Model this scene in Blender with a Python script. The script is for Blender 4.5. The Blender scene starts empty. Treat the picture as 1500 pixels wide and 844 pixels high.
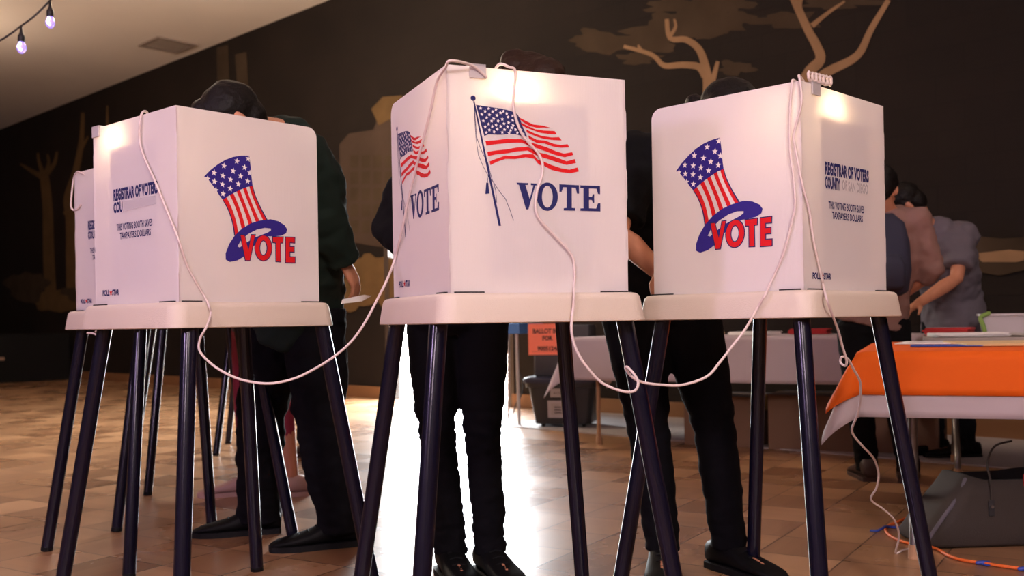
import bpy, math, random
import numpy as np
from mathutils import Vector, Matrix, Euler, noise
from mathutils.geometry import tessellate_polygon

random.seed(7)
C = bpy.context.scene.collection
EYE = 0.87           # camera height, about the height of the booth trays
FPX = 1475.0         # focal length for a 1500 px wide frame (about 35 mm)
ROLL = 0.0165


# ------------------------------------------------------------------ camera model
def ray(px, py):
    a, b = px - 750.0, 472.0 - py
    c, s = math.cos(ROLL), math.sin(ROLL)
    return Vector(((a * c + b * s) / FPX, 1.0, (-a * s + b * c) / FPX))


def at(px, py, depth):
    return Vector((0, 0, EYE)) + ray(px, py) * depth


def on_plane(px, py, p, n, off=0.0):
    d, o = ray(px, py), Vector((0, 0, EYE))
    t = ((Vector(p) + Vector(n) * off) - o).dot(Vector(n)) / d.dot(Vector(n))
    return o + d * t


def on_floor(px, py):
    return on_plane(px, py, (0, 0, 0), (0, 0, 1))


# ------------------------------------------------------------------ materials
def mat(name, col, rough=0.6, metal=0.0, spec=0.5, emit=None, strength=0.0, bump=None, vary=None, coat=0.0, sheen=0.0):
    m = bpy.data.materials.new(name)
    m.use_nodes = True
    nt = m.node_tree
    b = nt.nodes['Principled BSDF']
    b.inputs['Base Color'].default_value = (*col, 1)
    b.inputs['Roughness'].default_value = rough
    b.inputs['Metallic'].default_value = metal
    b.inputs['Specular IOR Level'].default_value = spec
    b.inputs['Coat Weight'].default_value = coat
    b.inputs['Sheen Weight'].default_value = sheen
    if emit:
        b.inputs['Emission Color'].default_value = (*emit, 1)
        b.inputs['Emission Strength'].default_value = strength
    if bump or vary:
        tc = nt.nodes.new('ShaderNodeTexCoord')
    if vary:                                   # (scale, amount)
        n = nt.nodes.new('ShaderNodeTexNoise')
        n.inputs['Scale'].default_value = vary[0]
        n.inputs['Detail'].default_value = 4
        nt.links.new(tc.outputs['Object'], n.inputs['Vector'])
        mx = nt.nodes.new('ShaderNodeMix')
        mx.data_type = 'RGBA'
        lo = [max(0, c * (1 - vary[1])) for c in col]
        hi = [min(1, c * (1 + vary[1])) for c in col]
        mx.inputs[6].default_value = (*lo, 1)
        mx.inputs[7].default_value = (*hi, 1)
        nt.links.new(n.outputs['Fac'], mx.inputs[0])
        nt.links.new(mx.outputs[2], b.inputs['Base Color'])
    if bump:                                   # (scale, strength)
        n = nt.nodes.new('ShaderNodeTexNoise')
        n.inputs['Scale'].default_value = bump[0]
        n.inputs['Detail'].default_value = 3
        nt.links.new(tc.outputs['Object'], n.inputs['Vector'])
        bp = nt.nodes.new('ShaderNodeBump')
        bp.inputs['Strength'].default_value = bump[1]
        bp.inputs['Distance'].default_value = 0.004
        nt.links.new(n.outputs['Fac'], bp.inputs['Height'])
        nt.links.new(bp.outputs['Normal'], b.inputs['Normal'])
    return m


def panel_material():
    """White corrugated plastic: lets some of the lamp light through."""
    m = bpy.data.materials.new('corrugated_plastic')
    m.use_nodes = True
    nt = m.node_tree
    nt.nodes.remove(nt.nodes['Principled BSDF'])
    out = nt.nodes['Material Output']
    tc = nt.nodes.new('ShaderNodeTexCoord')
    sep = nt.nodes.new('ShaderNodeSeparateXYZ')
    nt.links.new(tc.outputs['Object'], sep.inputs[0])
    add = nt.nodes.new('ShaderNodeMath')
    nt.links.new(sep.outputs['X'], add.inputs[0])
    nt.links.new(sep.outputs['Y'], add.inputs[1])
    mul = nt.nodes.new('ShaderNodeMath')
    mul.operation = 'MULTIPLY'
    mul.inputs[1].default_value = 2 * math.pi / 0.0045
    nt.links.new(add.outputs[0], mul.inputs[0])
    sn = nt.nodes.new('ShaderNodeMath')
    sn.operation = 'SINE'
    nt.links.new(mul.outputs[0], sn.inputs[0])
    bp = nt.nodes.new('ShaderNodeBump')
    bp.inputs['Strength'].default_value = 0.12
    bp.inputs['Distance'].default_value = 0.001
    nt.links.new(sn.outputs[0], bp.inputs['Height'])
    d = nt.nodes.new('ShaderNodeBsdfPrincipled')
    d.inputs['Base Color'].default_value = (0.86, 0.82, 0.84, 1)
    d.inputs['Roughness'].default_value = 0.42
    d.inputs['Specular IOR Level'].default_value = 0.35
    t = nt.nodes.new('ShaderNodeBsdfTranslucent')
    t.inputs['Color'].default_value = (0.95, 0.90, 0.84, 1)
    nt.links.new(bp.outputs['Normal'], d.inputs['Normal'])
    mx = nt.nodes.new('ShaderNodeMixShader')
    mx.inputs[0].default_value = 0.42
    nt.links.new(d.outputs[0], mx.inputs[1])
    nt.links.new(t.outputs[0], mx.inputs[2])
    nt.links.new(mx.outputs[0], out.inputs['Surface'])
    return m


def cloth_material(name, col, trans):
    m = bpy.data.materials.new(name)
    m.use_nodes = True
    nt = m.node_tree
    b = nt.nodes['Principled BSDF']
    b.inputs['Base Color'].default_value = (*col, 1)
    b.inputs['Roughness'].default_value = 0.75
    b.inputs['Specular IOR Level'].default_value = 0.25
    tc = nt.nodes.new('ShaderNodeTexCoord')
    n = nt.nodes.new('ShaderNodeTexNoise')
    n.inputs['Scale'].default_value = 260
    nt.links.new(tc.outputs['Object'], n.inputs['Vector'])
    bp = nt.nodes.new('ShaderNodeBump')
    bp.inputs['Strength'].default_value = 0.15
    bp.inputs['Distance'].default_value = 0.001
    nt.links.new(n.outputs['Fac'], bp.inputs['Height'])
    nt.links.new(bp.outputs['Normal'], b.inputs['Normal'])
    t = nt.nodes.new('ShaderNodeBsdfTranslucent')
    t.inputs['Color'].default_value = (*col, 1)
    mx = nt.nodes.new('ShaderNodeMixShader')
    mx.inputs[0].default_value = trans
    nt.links.new(b.outputs[0], mx.inputs[1])
    nt.links.new(t.outputs[0], mx.inputs[2])
    nt.links.new(mx.outputs[0], nt.nodes['Material Output'].inputs['Surface'])
    return m


def floor_material():
    m = bpy.data.materials.new('parquet')
    m.use_nodes = True
    nt = m.node_tree
    N, L = nt.nodes.new, nt.links.new
    b = nt.nodes['Principled BSDF']
    tc = N('ShaderNodeTexCoord')
    mp = N('ShaderNodeMapping')
    mp.inputs['Rotation'].default_value = (0, 0, math.radians(32))
    mp.inputs['Scale'].default_value = (1 / 0.305, 1 / 0.305, 1)
    L(tc.outputs['Object'], mp.inputs['Vector'])
    fl = N('ShaderNodeVectorMath'); fl.operation = 'FLOOR'
    L(mp.outputs[0], fl.inputs[0])
    fr = N('ShaderNodeVectorMath'); fr.operation = 'FRACTION'
    L(mp.outputs[0], fr.inputs[0])
    wn = N('ShaderNodeTexWhiteNoise'); wn.noise_dimensions = '2D'
    L(fl.outputs[0], wn.inputs['Vector'])
    sf = N('ShaderNodeSeparateXYZ'); L(fl.outputs[0], sf.inputs[0])
    sm = N('ShaderNodeMath'); L(sf.outputs['X'], sm.inputs[0]); L(sf.outputs['Y'], sm.inputs[1])
    md = N('ShaderNodeMath'); md.operation = 'PINGPONG'; md.inputs[1].default_value = 1
    L(sm.outputs[0], md.inputs[0])            # 0 / 1 checker
    # strips inside a block run one way or the other
    sx = N('ShaderNodeSeparateXYZ'); L(fr.outputs[0], sx.inputs[0])
    pick = N('ShaderNodeMix'); pick.data_type = 'FLOAT'
    L(md.outputs[0], pick.inputs[0]); L(sx.outputs['X'], pick.inputs[2]); L(sx.outputs['Y'], pick.inputs[3])
    ml = N('ShaderNodeMath'); ml.operation = 'MULTIPLY'; ml.inputs[1].default_value = 6
    L(pick.outputs[0], ml.inputs[0])
    f6 = N('ShaderNodeMath'); f6.operation = 'FLOOR'; L(ml.outputs[0], f6.inputs[0])
    cmb = N('ShaderNodeCombineXYZ'); L(f6.outputs[0], cmb.inputs['Z'])
    ad = N('ShaderNodeVectorMath'); L(fl.outputs[0], ad.inputs[0]); L(cmb.outputs[0], ad.inputs[1])
    w2 = N('ShaderNodeTexWhiteNoise'); L(ad.outputs[0], w2.inputs['Vector'])
    # tone = .5 checker + .3 block + .2 strip
    a1 = N('ShaderNodeMath'); a1.operation = 'MULTIPLY'; a1.inputs[1].default_value = 0.32; L(md.outputs[0], a1.inputs[0])
    a2 = N('ShaderNodeMath'); a2.operation = 'MULTIPLY_ADD'; a2.inputs[1].default_value = 0.5
    L(wn.outputs['Value'], a2.inputs[0]); L(a1.outputs[0], a2.inputs[2])
    a3 = N('ShaderNodeMath'); a3.operation = 'MULTIPLY_ADD'; a3.inputs[1].default_value = 0.22
    L(w2.outputs['Value'], a3.inputs[0]); L(a2.outputs[0], a3.inputs[2])
    cr = N('ShaderNodeValToRGB')
    cr.color_ramp.elements[0].position = 0.1
    cr.color_ramp.elements[0].color = (0.20, 0.095, 0.043, 1)
    cr.color_ramp.elements[1].position = 1.0
    cr.color_ramp.elements[1].color = (0.42, 0.235, 0.118, 1)
    L(a3.outputs[0], cr.inputs[0])
    # block joints: distance to the block's edge
    def edge(sock):
        pp = N('ShaderNodeMath'); pp.operation = 'PINGPONG'; pp.inputs[1].default_value = 0.5
        L(sock, pp.inputs[0]); return pp
    e1, e2 = edge(sx.outputs['X']), edge(sx.outputs['Y'])
    mn = N('ShaderNodeMath'); mn.operation = 'MINIMUM'; L(e1.outputs[0], mn.inputs[0]); L(e2.outputs[0], mn.inputs[1])
    lt = N('ShaderNodeMath'); lt.operation = 'LESS_THAN'; lt.inputs[1].default_value = 0.009; L(mn.outputs[0], lt.inputs[0])
    mx = N('ShaderNodeMix'); mx.data_type = 'RGBA'
    mx.inputs[7].default_value = (0.07, 0.035, 0.018, 1)
    L(lt.outputs[0], mx.inputs[0]); L(cr.outputs[0], mx.inputs[6])
    L(mx.outputs[2], b.inputs['Base Color'])
    ns = N('ShaderNodeTexNoise'); ns.inputs['Scale'].default_value = 1.7; ns.inputs['Detail'].default_value = 5
    L(tc.outputs['Object'], ns.inputs['Vector'])
    mr = N('ShaderNodeMapRange'); mr.inputs['To Min'].default_value = 0.19; mr.inputs['To Max'].default_value = 0.32
    L(ns.outputs['Fac'], mr.inputs[0])
    md2 = N('ShaderNodeMath'); md2.operation = 'MULTIPLY_ADD'; md2.inputs[1].default_value = 0.06
    L(wn.outputs['Value'], md2.inputs[0]); L(mr.outputs[0], md2.inputs[2])
    L(md2.outputs[0], b.inputs['Roughness'])
    bp = N('ShaderNodeBump'); bp.inputs['Strength'].default_value = 0.06; bp.inputs['Distance'].default_value = 0.001
    L(a3.outputs[0], bp.inputs['Height']); L(bp.outputs[0], b.inputs['Normal'])
    b.inputs['Specular IOR Level'].default_value = 0.5
    b.inputs['Coat Weight'].default_value = 0.22          # worn varnish
    b.inputs['Coat Roughness'].default_value = 0.5
    return m


def brick_wall_material(name, c1, c2):
    m = bpy.data.materials.new(name)
    m.use_nodes = True
    nt = m.node_tree
    b = nt.nodes['Principled BSDF']
    tc = nt.nodes.new('ShaderNodeTexCoord')
    br = nt.nodes.new('ShaderNodeTexBrick')
    br.inputs['Color1'].default_value = (*c1, 1)
    br.inputs['Color2'].default_value = (*c2, 1)
    br.inputs['Mortar'].default_value = (*[c * 0.86 for c in c1], 1)
    br.inputs['Scale'].default_value = 1.0
    br.inputs['Brick Width'].default_value = 0.4
    br.inputs['Row Height'].default_value = 0.2
    br.inputs['Mortar Size'].default_value = 0.006
    sw = nt.nodes.new('ShaderNodeSeparateXYZ')
    cb = nt.nodes.new('ShaderNodeCombineXYZ')
    nt.links.new(tc.outputs['Object'], sw.inputs[0])
    nt.links.new(sw.outputs['X'], cb.inputs['X'])
    nt.links.new(sw.outputs['Z'], cb.inputs['Y'])
    nt.links.new(cb.outputs[0], br.inputs['Vector'])
    ns = nt.nodes.new('ShaderNodeTexNoise')
    ns.inputs['Scale'].default_value = 0.8
    ns.inputs['Detail'].default_value = 6
    nt.links.new(tc.outputs['Object'], ns.inputs['Vector'])
    mx = nt.nodes.new('ShaderNodeMix'); mx.data_type = 'RGBA'; mx.blend_type = 'MULTIPLY'
    mx.inputs[0].default_value = 0.6
    nt.links.new(br.outputs['Color'], mx.inputs[6])
    rmp = nt.nodes.new('ShaderNodeMapRange')
    rmp.inputs['From Min'].default_value = 0.3; rmp.inputs['From Max'].default_value = 0.7
    rmp.inputs['To Min'].default_value = 0.45; rmp.inputs['To Max'].default_value = 1.3
    nt.links.new(ns.outputs['Fac'], rmp.inputs[0])
    nt.links.new(rmp.outputs[0], mx.inputs[7])
    nt.links.new(mx.outputs[2], b.inputs['Base Color'])
    bp = nt.nodes.new('ShaderNodeBump')
    bp.inputs['Strength'].default_value = 0.3
    bp.inputs['Distance'].default_value = 0.01
    nt.links.new(br.outputs['Fac'], bp.inputs['Height'])
    bp.invert = True
    nt.links.new(bp.outputs['Normal'], b.inputs['Normal'])
    b.inputs['Roughness'].default_value = 0.85
    b.inputs['Specular IOR Level'].default_value = 0.2
    return m


M = dict(
    panel=panel_material(),
    tray=mat('tray_plastic', (0.64, 0.55, 0.46), 0.5, bump=(420, 0.25)),
    leg=mat('navy_metal', (0.004, 0.0036, 0.012), 0.2, spec=0.36),
    cap=mat('black_rubber', (0.005, 0.005, 0.006), 0.7, spec=0.2),
    slot=mat('dark_slot', (0.02, 0.018, 0.02), 0.8),
    navy=mat('navy_ink', (0.020, 0.022, 0.115), 0.6, spec=0.2),
    hatblue=mat('royal_blue_ink', (0.030, 0.018, 0.210), 0.6, spec=0.2),
    red=mat('red_ink', (0.62, 0.010, 0.014), 0.6, spec=0.2),
    white_ink=mat('white_ink', (0.86, 0.80, 0.80), 0.6, spec=0.2),
    grey_ink=mat('faded_grey_ink', (0.50, 0.46, 0.47), 0.6, spec=0.2),
    sheet=cloth_material('thin_white_paper', (0.74, 0.70, 0.68), 0.38),
    paper=mat('white_paper', (0.80, 0.78, 0.76), 0.8),
    cord=mat('white_cord_plastic', (0.68, 0.57, 0.54), 0.45),
    lamp=mat('grey_lamp_plastic', (0.50, 0.46, 0.46), 0.45),
    led=mat('warm_led', (1, 0.9, 0.7), 0.4, emit=(1.0, 0.80, 0.52), strength=25),
    floor=floor_material(),
    ceiling=mat('ceiling_plaster', (0.74, 0.71, 0.66), 0.9, bump=(60, 0.5), vary=(0.5, 0.12)),
    wall=brick_wall_material('painted_block_wall', (0.0120, 0.0077, 0.0058), (0.0132, 0.0085, 0.0064)),
    plain_wall=mat('plain_dark_wall', (0.12, 0.085, 0.065), 0.9),
    concrete=mat('grey_concrete', (0.30, 0.27, 0.27), 0.6, vary=(3, 0.25)),
    outside=mat('pale_pavement', (0.70, 0.68, 0.65), 0.9, vary=(2, 0.1)),
    doorpaint=mat('dark_door_paint', (0.05, 0.035, 0.028), 0.5),
    base=mat('brown_baseboard', (0.20, 0.09, 0.035), 0.6),
    skin=mat('skin', (0.46, 0.20, 0.115), 0.5, spec=0.35, vary=(40, 0.12)),
    hair_black=mat('black_hair', (0.006, 0.0045, 0.004), 0.5, spec=0.15, bump=(90, 0.8)),
    hair_brown=mat('brown_hair', (0.020, 0.009, 0.005), 0.55, spec=0.15, bump=(90, 0.8), vary=(60, 0.4)),
    green=mat('dark_green_cloth', (0.008, 0.016, 0.012), 0.9, spec=0.2),
    black_cloth=mat('black_cloth', (0.0035, 0.0033, 0.0042), 0.95, spec=0.15),
    denim=mat('black_denim', (0.0035, 0.0033, 0.0048), 0.95, spec=0.12),
    pink_cloth=mat('dusty_pink_cloth', (0.215, 0.118, 0.095), 0.9),
    grey_cloth=mat('grey_cloth', (0.105, 0.092, 0.112), 0.9),
    navy_cloth=mat('navy_backpack_cloth', (0.014, 0.015, 0.034), 0.8),
    crimson=mat('crimson_cloth', (0.22, 0.012, 0.035), 0.8),
    teal=mat('teal_cloth', (0.02, 0.10, 0.095), 0.8),
    blackshoe=mat('black_shoe_leather', (0.003, 0.003, 0.0035), 0.6, spec=0.15),
    beigeshoe=mat('beige_shoe_leather', (0.38, 0.24, 0.20), 0.6),
    brownshoe=mat('dark_brown_boot_leather', (0.035, 0.014, 0.010), 0.5),
    orange=cloth_material('orange_cloth', (0.80, 0.125, 0.006), 0.12),
    whitecloth=cloth_material('white_plastic_cloth', (0.62, 0.53, 0.56), 0.35),
    chrome=mat('grey_steel', (0.20, 0.18, 0.17), 0.4, metal=0.8),
    tabletop=mat('folding_table_top', (0.35, 0.30, 0.27), 0.6),
    tote=mat('black_tote_plastic', (0.016, 0.016, 0.018), 0.4),
    lid=mat('dark_blue_lid_plastic', (0.014, 0.016, 0.035), 0.4),
    greybox=mat('charcoal_box_fabric', (0.045, 0.042, 0.047), 0.7),
    sign=mat('salmon_orange_paper', (0.90, 0.21, 0.125), 0.8),
    blackink=mat('black_ink', (0.03, 0.015, 0.012), 0.7),
    bluecloth=mat('blue_cloth', (0.06, 0.17, 0.42), 0.8),
    manila=mat('manila_card', (0.62, 0.44, 0.22), 0.8),
    redcard=mat('red_card', (0.45, 0.02, 0.02), 0.7),
    greencloth=mat('green_cloth', (0.01, 0.11, 0.05), 0.8),
    greenlining=mat('green_lining', (0.22, 0.36, 0.08), 0.8),
    tan=mat('tan_wood', (0.42, 0.24, 0.13), 0.6),
    carton=mat('brown_cardboard', (0.16, 0.085, 0.05), 0.85),
    bagcloth=mat('grey_canvas', (0.040, 0.030, 0.025), 0.85, bump=(300, 0.3)),
    baginside=mat('black_lining', (0.012, 0.011, 0.011), 0.9),
    orangecord=mat('orange_cord_rubber', (0.75, 0.14, 0.02), 0.5),
    bluetape=mat('blue_tape', (0.03, 0.06, 0.35), 0.5),
    wire=mat('black_wire', (0.012, 0.012, 0.012), 0.5),
    bulb=mat('violet_bulb_glass', (0.5, 0.4, 0.9), 0.2, emit=(0.34, 0.24, 1.0), strength=1.1),
    filament=mat('white_led_filament', (1, 1, 1), 0.3, emit=(0.9, 0.88, 1.0), strength=9),
    vent=mat('vent_metal', (0.27, 0.22, 0.185), 0.6),
    mural_tan=mat('mural_tan_paint', (0.25, 0.150, 0.078), 0.9, vary=(2.5, 0.4), spec=0.1),
    mural_light=mat('mural_light_tan_paint', (0.42, 0.26, 0.13), 0.9, vary=(2.5, 0.3), spec=0.1),
    mural_ochre=mat('mural_ochre_paint', (0.105, 0.062, 0.026), 0.9, vary=(2.5, 0.4), spec=0.1),
    mural_leaf=mat('mural_leaf_paint', (0.050, 0.034, 0.021), 0.9, vary=(2.0, 0.6), spec=0.1),
    mural_grey=mat('mural_grey_brown_paint', (0.055, 0.036, 0.026), 0.9, vary=(2.0, 0.35), spec=0.1),
    stage=mat('black_stage_paint', (0.005, 0.0042, 0.004), 0.85, spec=0.2),
    plate=mat('light_grey_plastic', (0.45, 0.40, 0.38), 0.6),
    clear=mat('clear_bin_plastic', (0.55, 0.50, 0.52), 0.25),
)


# ------------------------------------------------------------------ mesh builder
class MB:
    def __init__(self):
        self.v, self.f, self.m = [], [], []

    def face(self, pts, mi=0):
        i = len(self.v)
        self.v += [Vector(p) for p in pts]
        self.f.append(tuple(range(i, i + len(pts))))
        self.m.append(mi)

    def mesh(self, verts, faces, mi=0):
        i = len(self.v)
        self.v += [Vector(p) for p in verts]
        for f in faces:
            self.f.append(tuple(k + i for k in f))
            self.m.append(mi)

    def box(self, c, s, rot=None, mi=0, bevel=0.0):
        import bmesh
        bm = bmesh.new()
        bmesh.ops.create_cube(bm, size=1)
        for v in bm.verts:
            v.co = Vector((v.co.x * s[0], v.co.y * s[1], v.co.z * s[2]))
        if bevel:
            bmesh.ops.bevel(bm, geom=bm.edges[:], offset=bevel, segments=2, affect='EDGES', profile=0.6)
        R = rot if rot is not None else Matrix.Identity(3)
        if isinstance(R, (int, float)):
            R = Matrix.Rotation(R, 3, 'Z')
        bm.verts.index_update()
        self.mesh([R @ v.co + Vector(c) for v in bm.verts], [[v.index for v in f.verts] for f in bm.faces], mi)
        bm.free()

    def loft(self, rings, mi=0, cap=True, closed=True):
        n = len(rings[0])
        V, F = [], []
        for r in rings:
            V += [Vector(p) for p in r]
        for k in range(len(rings) - 1):
            for j in range(n if closed else n - 1):
                a, b = k * n + j, k * n + (j + 1) % n
                F.append((a, b, b + n, a + n))
        if cap:
            F.append(tuple(reversed(range(n))))
            F.append(tuple(range((len(rings) - 1) * n, len(rings) * n)))
        self.mesh(V, F, mi)

    def tube(self, pts, rad, seg=12, mi=0, cap='flat', ell=None):
        """Tube along pts; rad one number or one per point; cap 'round' adds hemispheres."""
        pts = [Vector(p) for p in pts]
        if not hasattr(rad, '__len__'):
            rad = [rad] * len(pts)
        T = []
        for i in range(len(pts)):
            a, b = pts[max(0, i - 1)], pts[min(len(pts) - 1, i + 1)]
            t = (b - a)
            T.append(t.normalized() if t.length > 1e-9 else Vector((0, 0, 1)))
        up = Vector((0, 0, 1)) if abs(T[0].z) < 0.9 else Vector((0, 1, 0))
        nrm = (up - T[0] * up.dot(T[0])).normalized()
        rings = []

        def ring(c, r, t, nn):
            bb = t.cross(nn)
            return [c + nn * (r * math.cos(2 * math.pi * k / seg)) + bb * (r * math.sin(2 * math.pi * k / seg)) for k in range(seg)]
        frames = []
        for i, t in enumerate(T):
            nrm = (nrm - t * nrm.dot(t)).normalized()
            frames.append((pts[i], rad[i], t, nrm.copy()))
        if cap == 'round':
            c, r, t, nn = frames[0]
            for a in (80, 55, 28):
                rings.append(ring(c - t * (r * math.sin(math.radians(a))), r * math.cos(math.radians(a)), t, nn))
        for fr in frames:
            rings.append(ring(*fr))
        if cap == 'round':
            c, r, t, nn = frames[-1]
            for a in (28, 55, 80):
                rings.append(ring(c + t * (r * math.sin(math.radians(a))), r * math.cos(math.radians(a)), t, nn))
        self.loft(rings, mi)

    def ellipsoid(self, c, rx, ry, rz, F=None, seg=16, rows=10, mi=0):
        F = F or Matrix.Identity(3)
        c = Vector(c)
        rings = []
        for i in range(1, rows):
            a = -math.pi / 2 + math.pi * i / rows
            rings.append([c + F @ Vector((rx * math.cos(a) * math.cos(2 * math.pi * k / seg), ry * math.cos(a) * math.sin(2 * math.pi * k / seg), rz * math.sin(a))) for k in range(seg)])
        self.loft(rings, mi)

    def poly2d(self, outer, fn, mi=0, holes=()):
        """Flat filled polygon with holes; fn maps (u, v) to a point."""
        polys = [[Vector((p[0], p[1], 0)) for p in outer]] + [[Vector((p[0], p[1], 0)) for p in h] for h in holes]
        flat = [p for q in polys for p in q]
        for t in tessellate_polygon(polys):
            self.face([fn(flat[i].x, flat[i].y) for i in t], mi)

    def slab(self, outer, fn, mi=0, holes=(), side=None):
        """Extruded polygon: fn(u, v, w) with w = 0 (front) and 1 (back)."""
        self.poly2d(outer, lambda u, v: fn(u, v, 0), mi, holes)
        self.poly2d(outer, lambda u, v: fn(u, v, 1), mi, holes)
        for q in (outer,) + tuple(holes):
            for i in range(len(q)):
                a, b = q[i], q[(i + 1) % len(q)]
                self.face([fn(*a, 0), fn(*b, 0), fn(*b, 1), fn(*a, 1)], mi if side is None else side)

    def build(self, name, mats, parent=None, smooth=False, loc=None, weld=True, angle=None):
        me = bpy.data.meshes.new(name)
        off = Vector(loc) if loc is not None else Vector((0, 0, 0))
        me.from_pydata([v - off for v in self.v], [], self.f)
        for mm in (mats if isinstance(mats, (list, tuple)) else [mats]):
            me.materials.append(M[mm])
        me.polygons.foreach_set('material_index', self.m)
        import bmesh
        bm = bmesh.new()
        bm.from_mesh(me)
        if weld:
            bmesh.ops.remove_doubles(bm, verts=bm.verts[:], dist=1e-5)
        bmesh.ops.recalc_face_normals(bm, faces=bm.faces[:])
        bm.to_mesh(me)
        bm.free()
        if smooth:
            me.polygons.foreach_set('use_smooth', [True] * len(me.polygons))
            if angle:
                me.set_sharp_from_angle(angle=math.radians(angle))
        o = bpy.data.objects.new(name, me)
        C.objects.link(o)
        o.location = off
        if parent:
            o.parent = parent
        return o


def empty(name, loc=(0, 0, 0), rz=0.0):
    o = bpy.data.objects.new(name, None)
    C.objects.link(o)
    o.location = loc
    o.rotation_euler = (0, 0, rz)
    o.empty_display_size = 0.1
    return o


def tag(o, label, cat, group=None):
    o['label'], o['category'] = label, cat
    if group:
        o['group'] = group
    return o


def struct(o):
    o['kind'] = 'structure'
    return o


def arc(c, r, a0, a1, n=8):
    return [(c[0] + r * math.cos(math.radians(a0 + (a1 - a0) * k / n)), c[1] + r * math.sin(math.radians(a0 + (a1 - a0) * k / n))) for k in range(n + 1)]


def rrect(hx, hy, r, n=5):
    p = []
    for cx, cy, a in ((hx - r, hy - r, 0), (-hx + r, hy - r, 90), (-hx + r, -hy + r, 180), (hx - r, -hy + r, 270)):
        p += arc((cx, cy), r, a, a + 90, n)
    return p


def star(c, r, rot=0.0):
    return [(c[0] + (r if k % 2 == 0 else r * 0.42) * math.sin(math.pi * k / 5 + rot), c[1] - (r if k % 2 == 0 else r * 0.42) * math.cos(math.pi * k / 5 + rot)) for k in range(10)]


def grow(poly, d):
    """Polygon offset outward by d (mitred)."""
    n = len(poly)
    area = sum(poly[i][0] * poly[(i + 1) % n][1] - poly[(i + 1) % n][0] * poly[i][1] for i in range(n))
    s = 1 if area > 0 else -1
    out = []
    for i in range(n):
        a, b, c = Vector(poly[i - 1]), Vector(poly[i]), Vector(poly[(i + 1) % n])
        e1, e2 = (b - a).normalized(), (c - b).normalized()
        n1, n2 = Vector((e1.y, -e1.x)) * s, Vector((e2.y, -e2.x)) * s
        k = n1 + n2
        k = k / max(0.35, k.dot(n1)) if k.length > 1e-6 else n1
        out.append((b.x + k.x * d, b.y + k.y * d))
    return out


def ribbon(line, w0, w1):
    """2D line as a thin closed polygon tapering from w0 to w1."""
    L, R, n = [], [], len(line)
    for i in range(n):
        a, b = Vector(line[max(0, i - 1)]), Vector(line[min(n - 1, i + 1)])
        t = (b - a).normalized()
        w = (w0 + (w1 - w0) * i / (n - 1)) / 2
        L.append((line[i][0] - t.y * w, line[i][1] + t.x * w))
        R.append((line[i][0] + t.y * w, line[i][1] - t.x * w))
    return L + R[::-1]


def catmull(P, n=6):
    P = [Vector(p) for p in P]
    out = []
    for i in range(len(P) - 1):
        a, b, c, d = P[max(0, i - 1)], P[i], P[i + 1], P[min(len(P) - 1, i + 2)]
        for k in range(n):
            t = k / n
            out.append(0.5 * ((2 * b) + (c - a) * t + (2 * a - 5 * b + 4 * c - d) * t * t + (3 * b - a - 3 * c + d) * t ** 3))
    out.append(P[-1])
    return out


_text = {}


def text_tris(s, bold=0.0):
    """Letter triangles of a line of text, scaled to a 1 x 1 box (v down)."""
    if (s, bold) in _text:
        return _text[(s, bold)]
    cu = bpy.data.curves.new('lettering', 'FONT')
    cu.body = s
    cu.offset = bold
    cu.resolution_u = 3
    o = bpy.data.objects.new('lettering', cu)
    C.objects.link(o)
    dg = bpy.context.evaluated_depsgraph_get()
    me = bpy.data.meshes.new_from_object(o.evaluated_get(dg))
    xs = [v.co.x for v in me.vertices]
    ys = [v.co.y for v in me.vertices]
    x0, x1, y0, y1 = min(xs), max(xs), min(ys), max(ys)
    tr = [[((me.vertices[i].co.x - x0) / (x1 - x0), (y1 - me.vertices[i].co.y) / (y1 - y0)) for i in p.vertices] for p in me.polygons]
    bpy.data.objects.remove(o)
    bpy.data.meshes.remove(me)
    bpy.data.curves.remove(cu)
    _text[(s, bold)] = tr
    return tr


def write(mb, s, fn, u0, v0, u1, v1, mi=0, bold=0.0, shear=0.0):
    for t in text_tris(s, bold):
        mb.face([fn(u0 + (u1 - u0) * a, v0 + (v1 - v0) * b + shear * a) for a, b in t], mi)


# ------------------------------------------------------------------ the room
RO = Vector((-10.3, 20.2, 0))
RA = math.atan2(-0.6937, 0.7206)           # the mural wall runs away from us to the left
RD, RN = Vector((math.cos(RA), math.sin(RA), 0)), Vector((-math.sin(RA), math.cos(RA), 0))   # along / out of the room
CEIL = 4.87
LEN, DEP = 27.0, 13.0
DOOR0, DOOR1, DOORH = 12.35, 14.25, 2.25


def R3(s, n, h=0.0):
    return RO + RD * s + RN * n + Vector((0, 0, h))


def wall_sh(px, py):
    p = on_plane(px, py, RO, RN) - RO
    return (p.dot(RD), p.z)


def room_obj(o):
    o.location = RO
    o.rotation_euler = (0, 0, RA)
    return struct(o)


b = MB(); b.box((0, 8, -0.05), (60, 60, 0.1))
floor = struct(b.build('floor', 'floor'))
b = MB(); b.box((LEN / 2, -DEP / 2, CEIL + 0.1), (LEN + 0.6, DEP + 0.6, 0.2))
room_obj(b.build('ceiling', 'ceiling'))

# back wall with its door opening and the mural painted on it
b = MB()
wall_out = [(0, 0), (0, CEIL), (LEN, CEIL), (LEN, 0), (DOOR1, 0), (DOOR1, DOORH), (DOOR0, DOORH), (DOOR0, 0)]
b.slab(wall_out, lambda u, v, w: Vector((u, 0.12 * w, v)))
LAYER = [0]


def paint(px_poly, mi):
    LAYER[0] += 1
    k = LAYER[0]
    b.poly2d([wall_sh(*p) for p in px_poly], lambda u, v: Vector((u, -0.002 - 0.0002 * k, v)), mi)


def limb(line, w0, w1, mi):
    paint([tuple(p) for p in ribbon([tuple(q)[:2] for q in catmull([(x, y, 0) for x, y in line], 4)], w0, w1)], mi)


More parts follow.
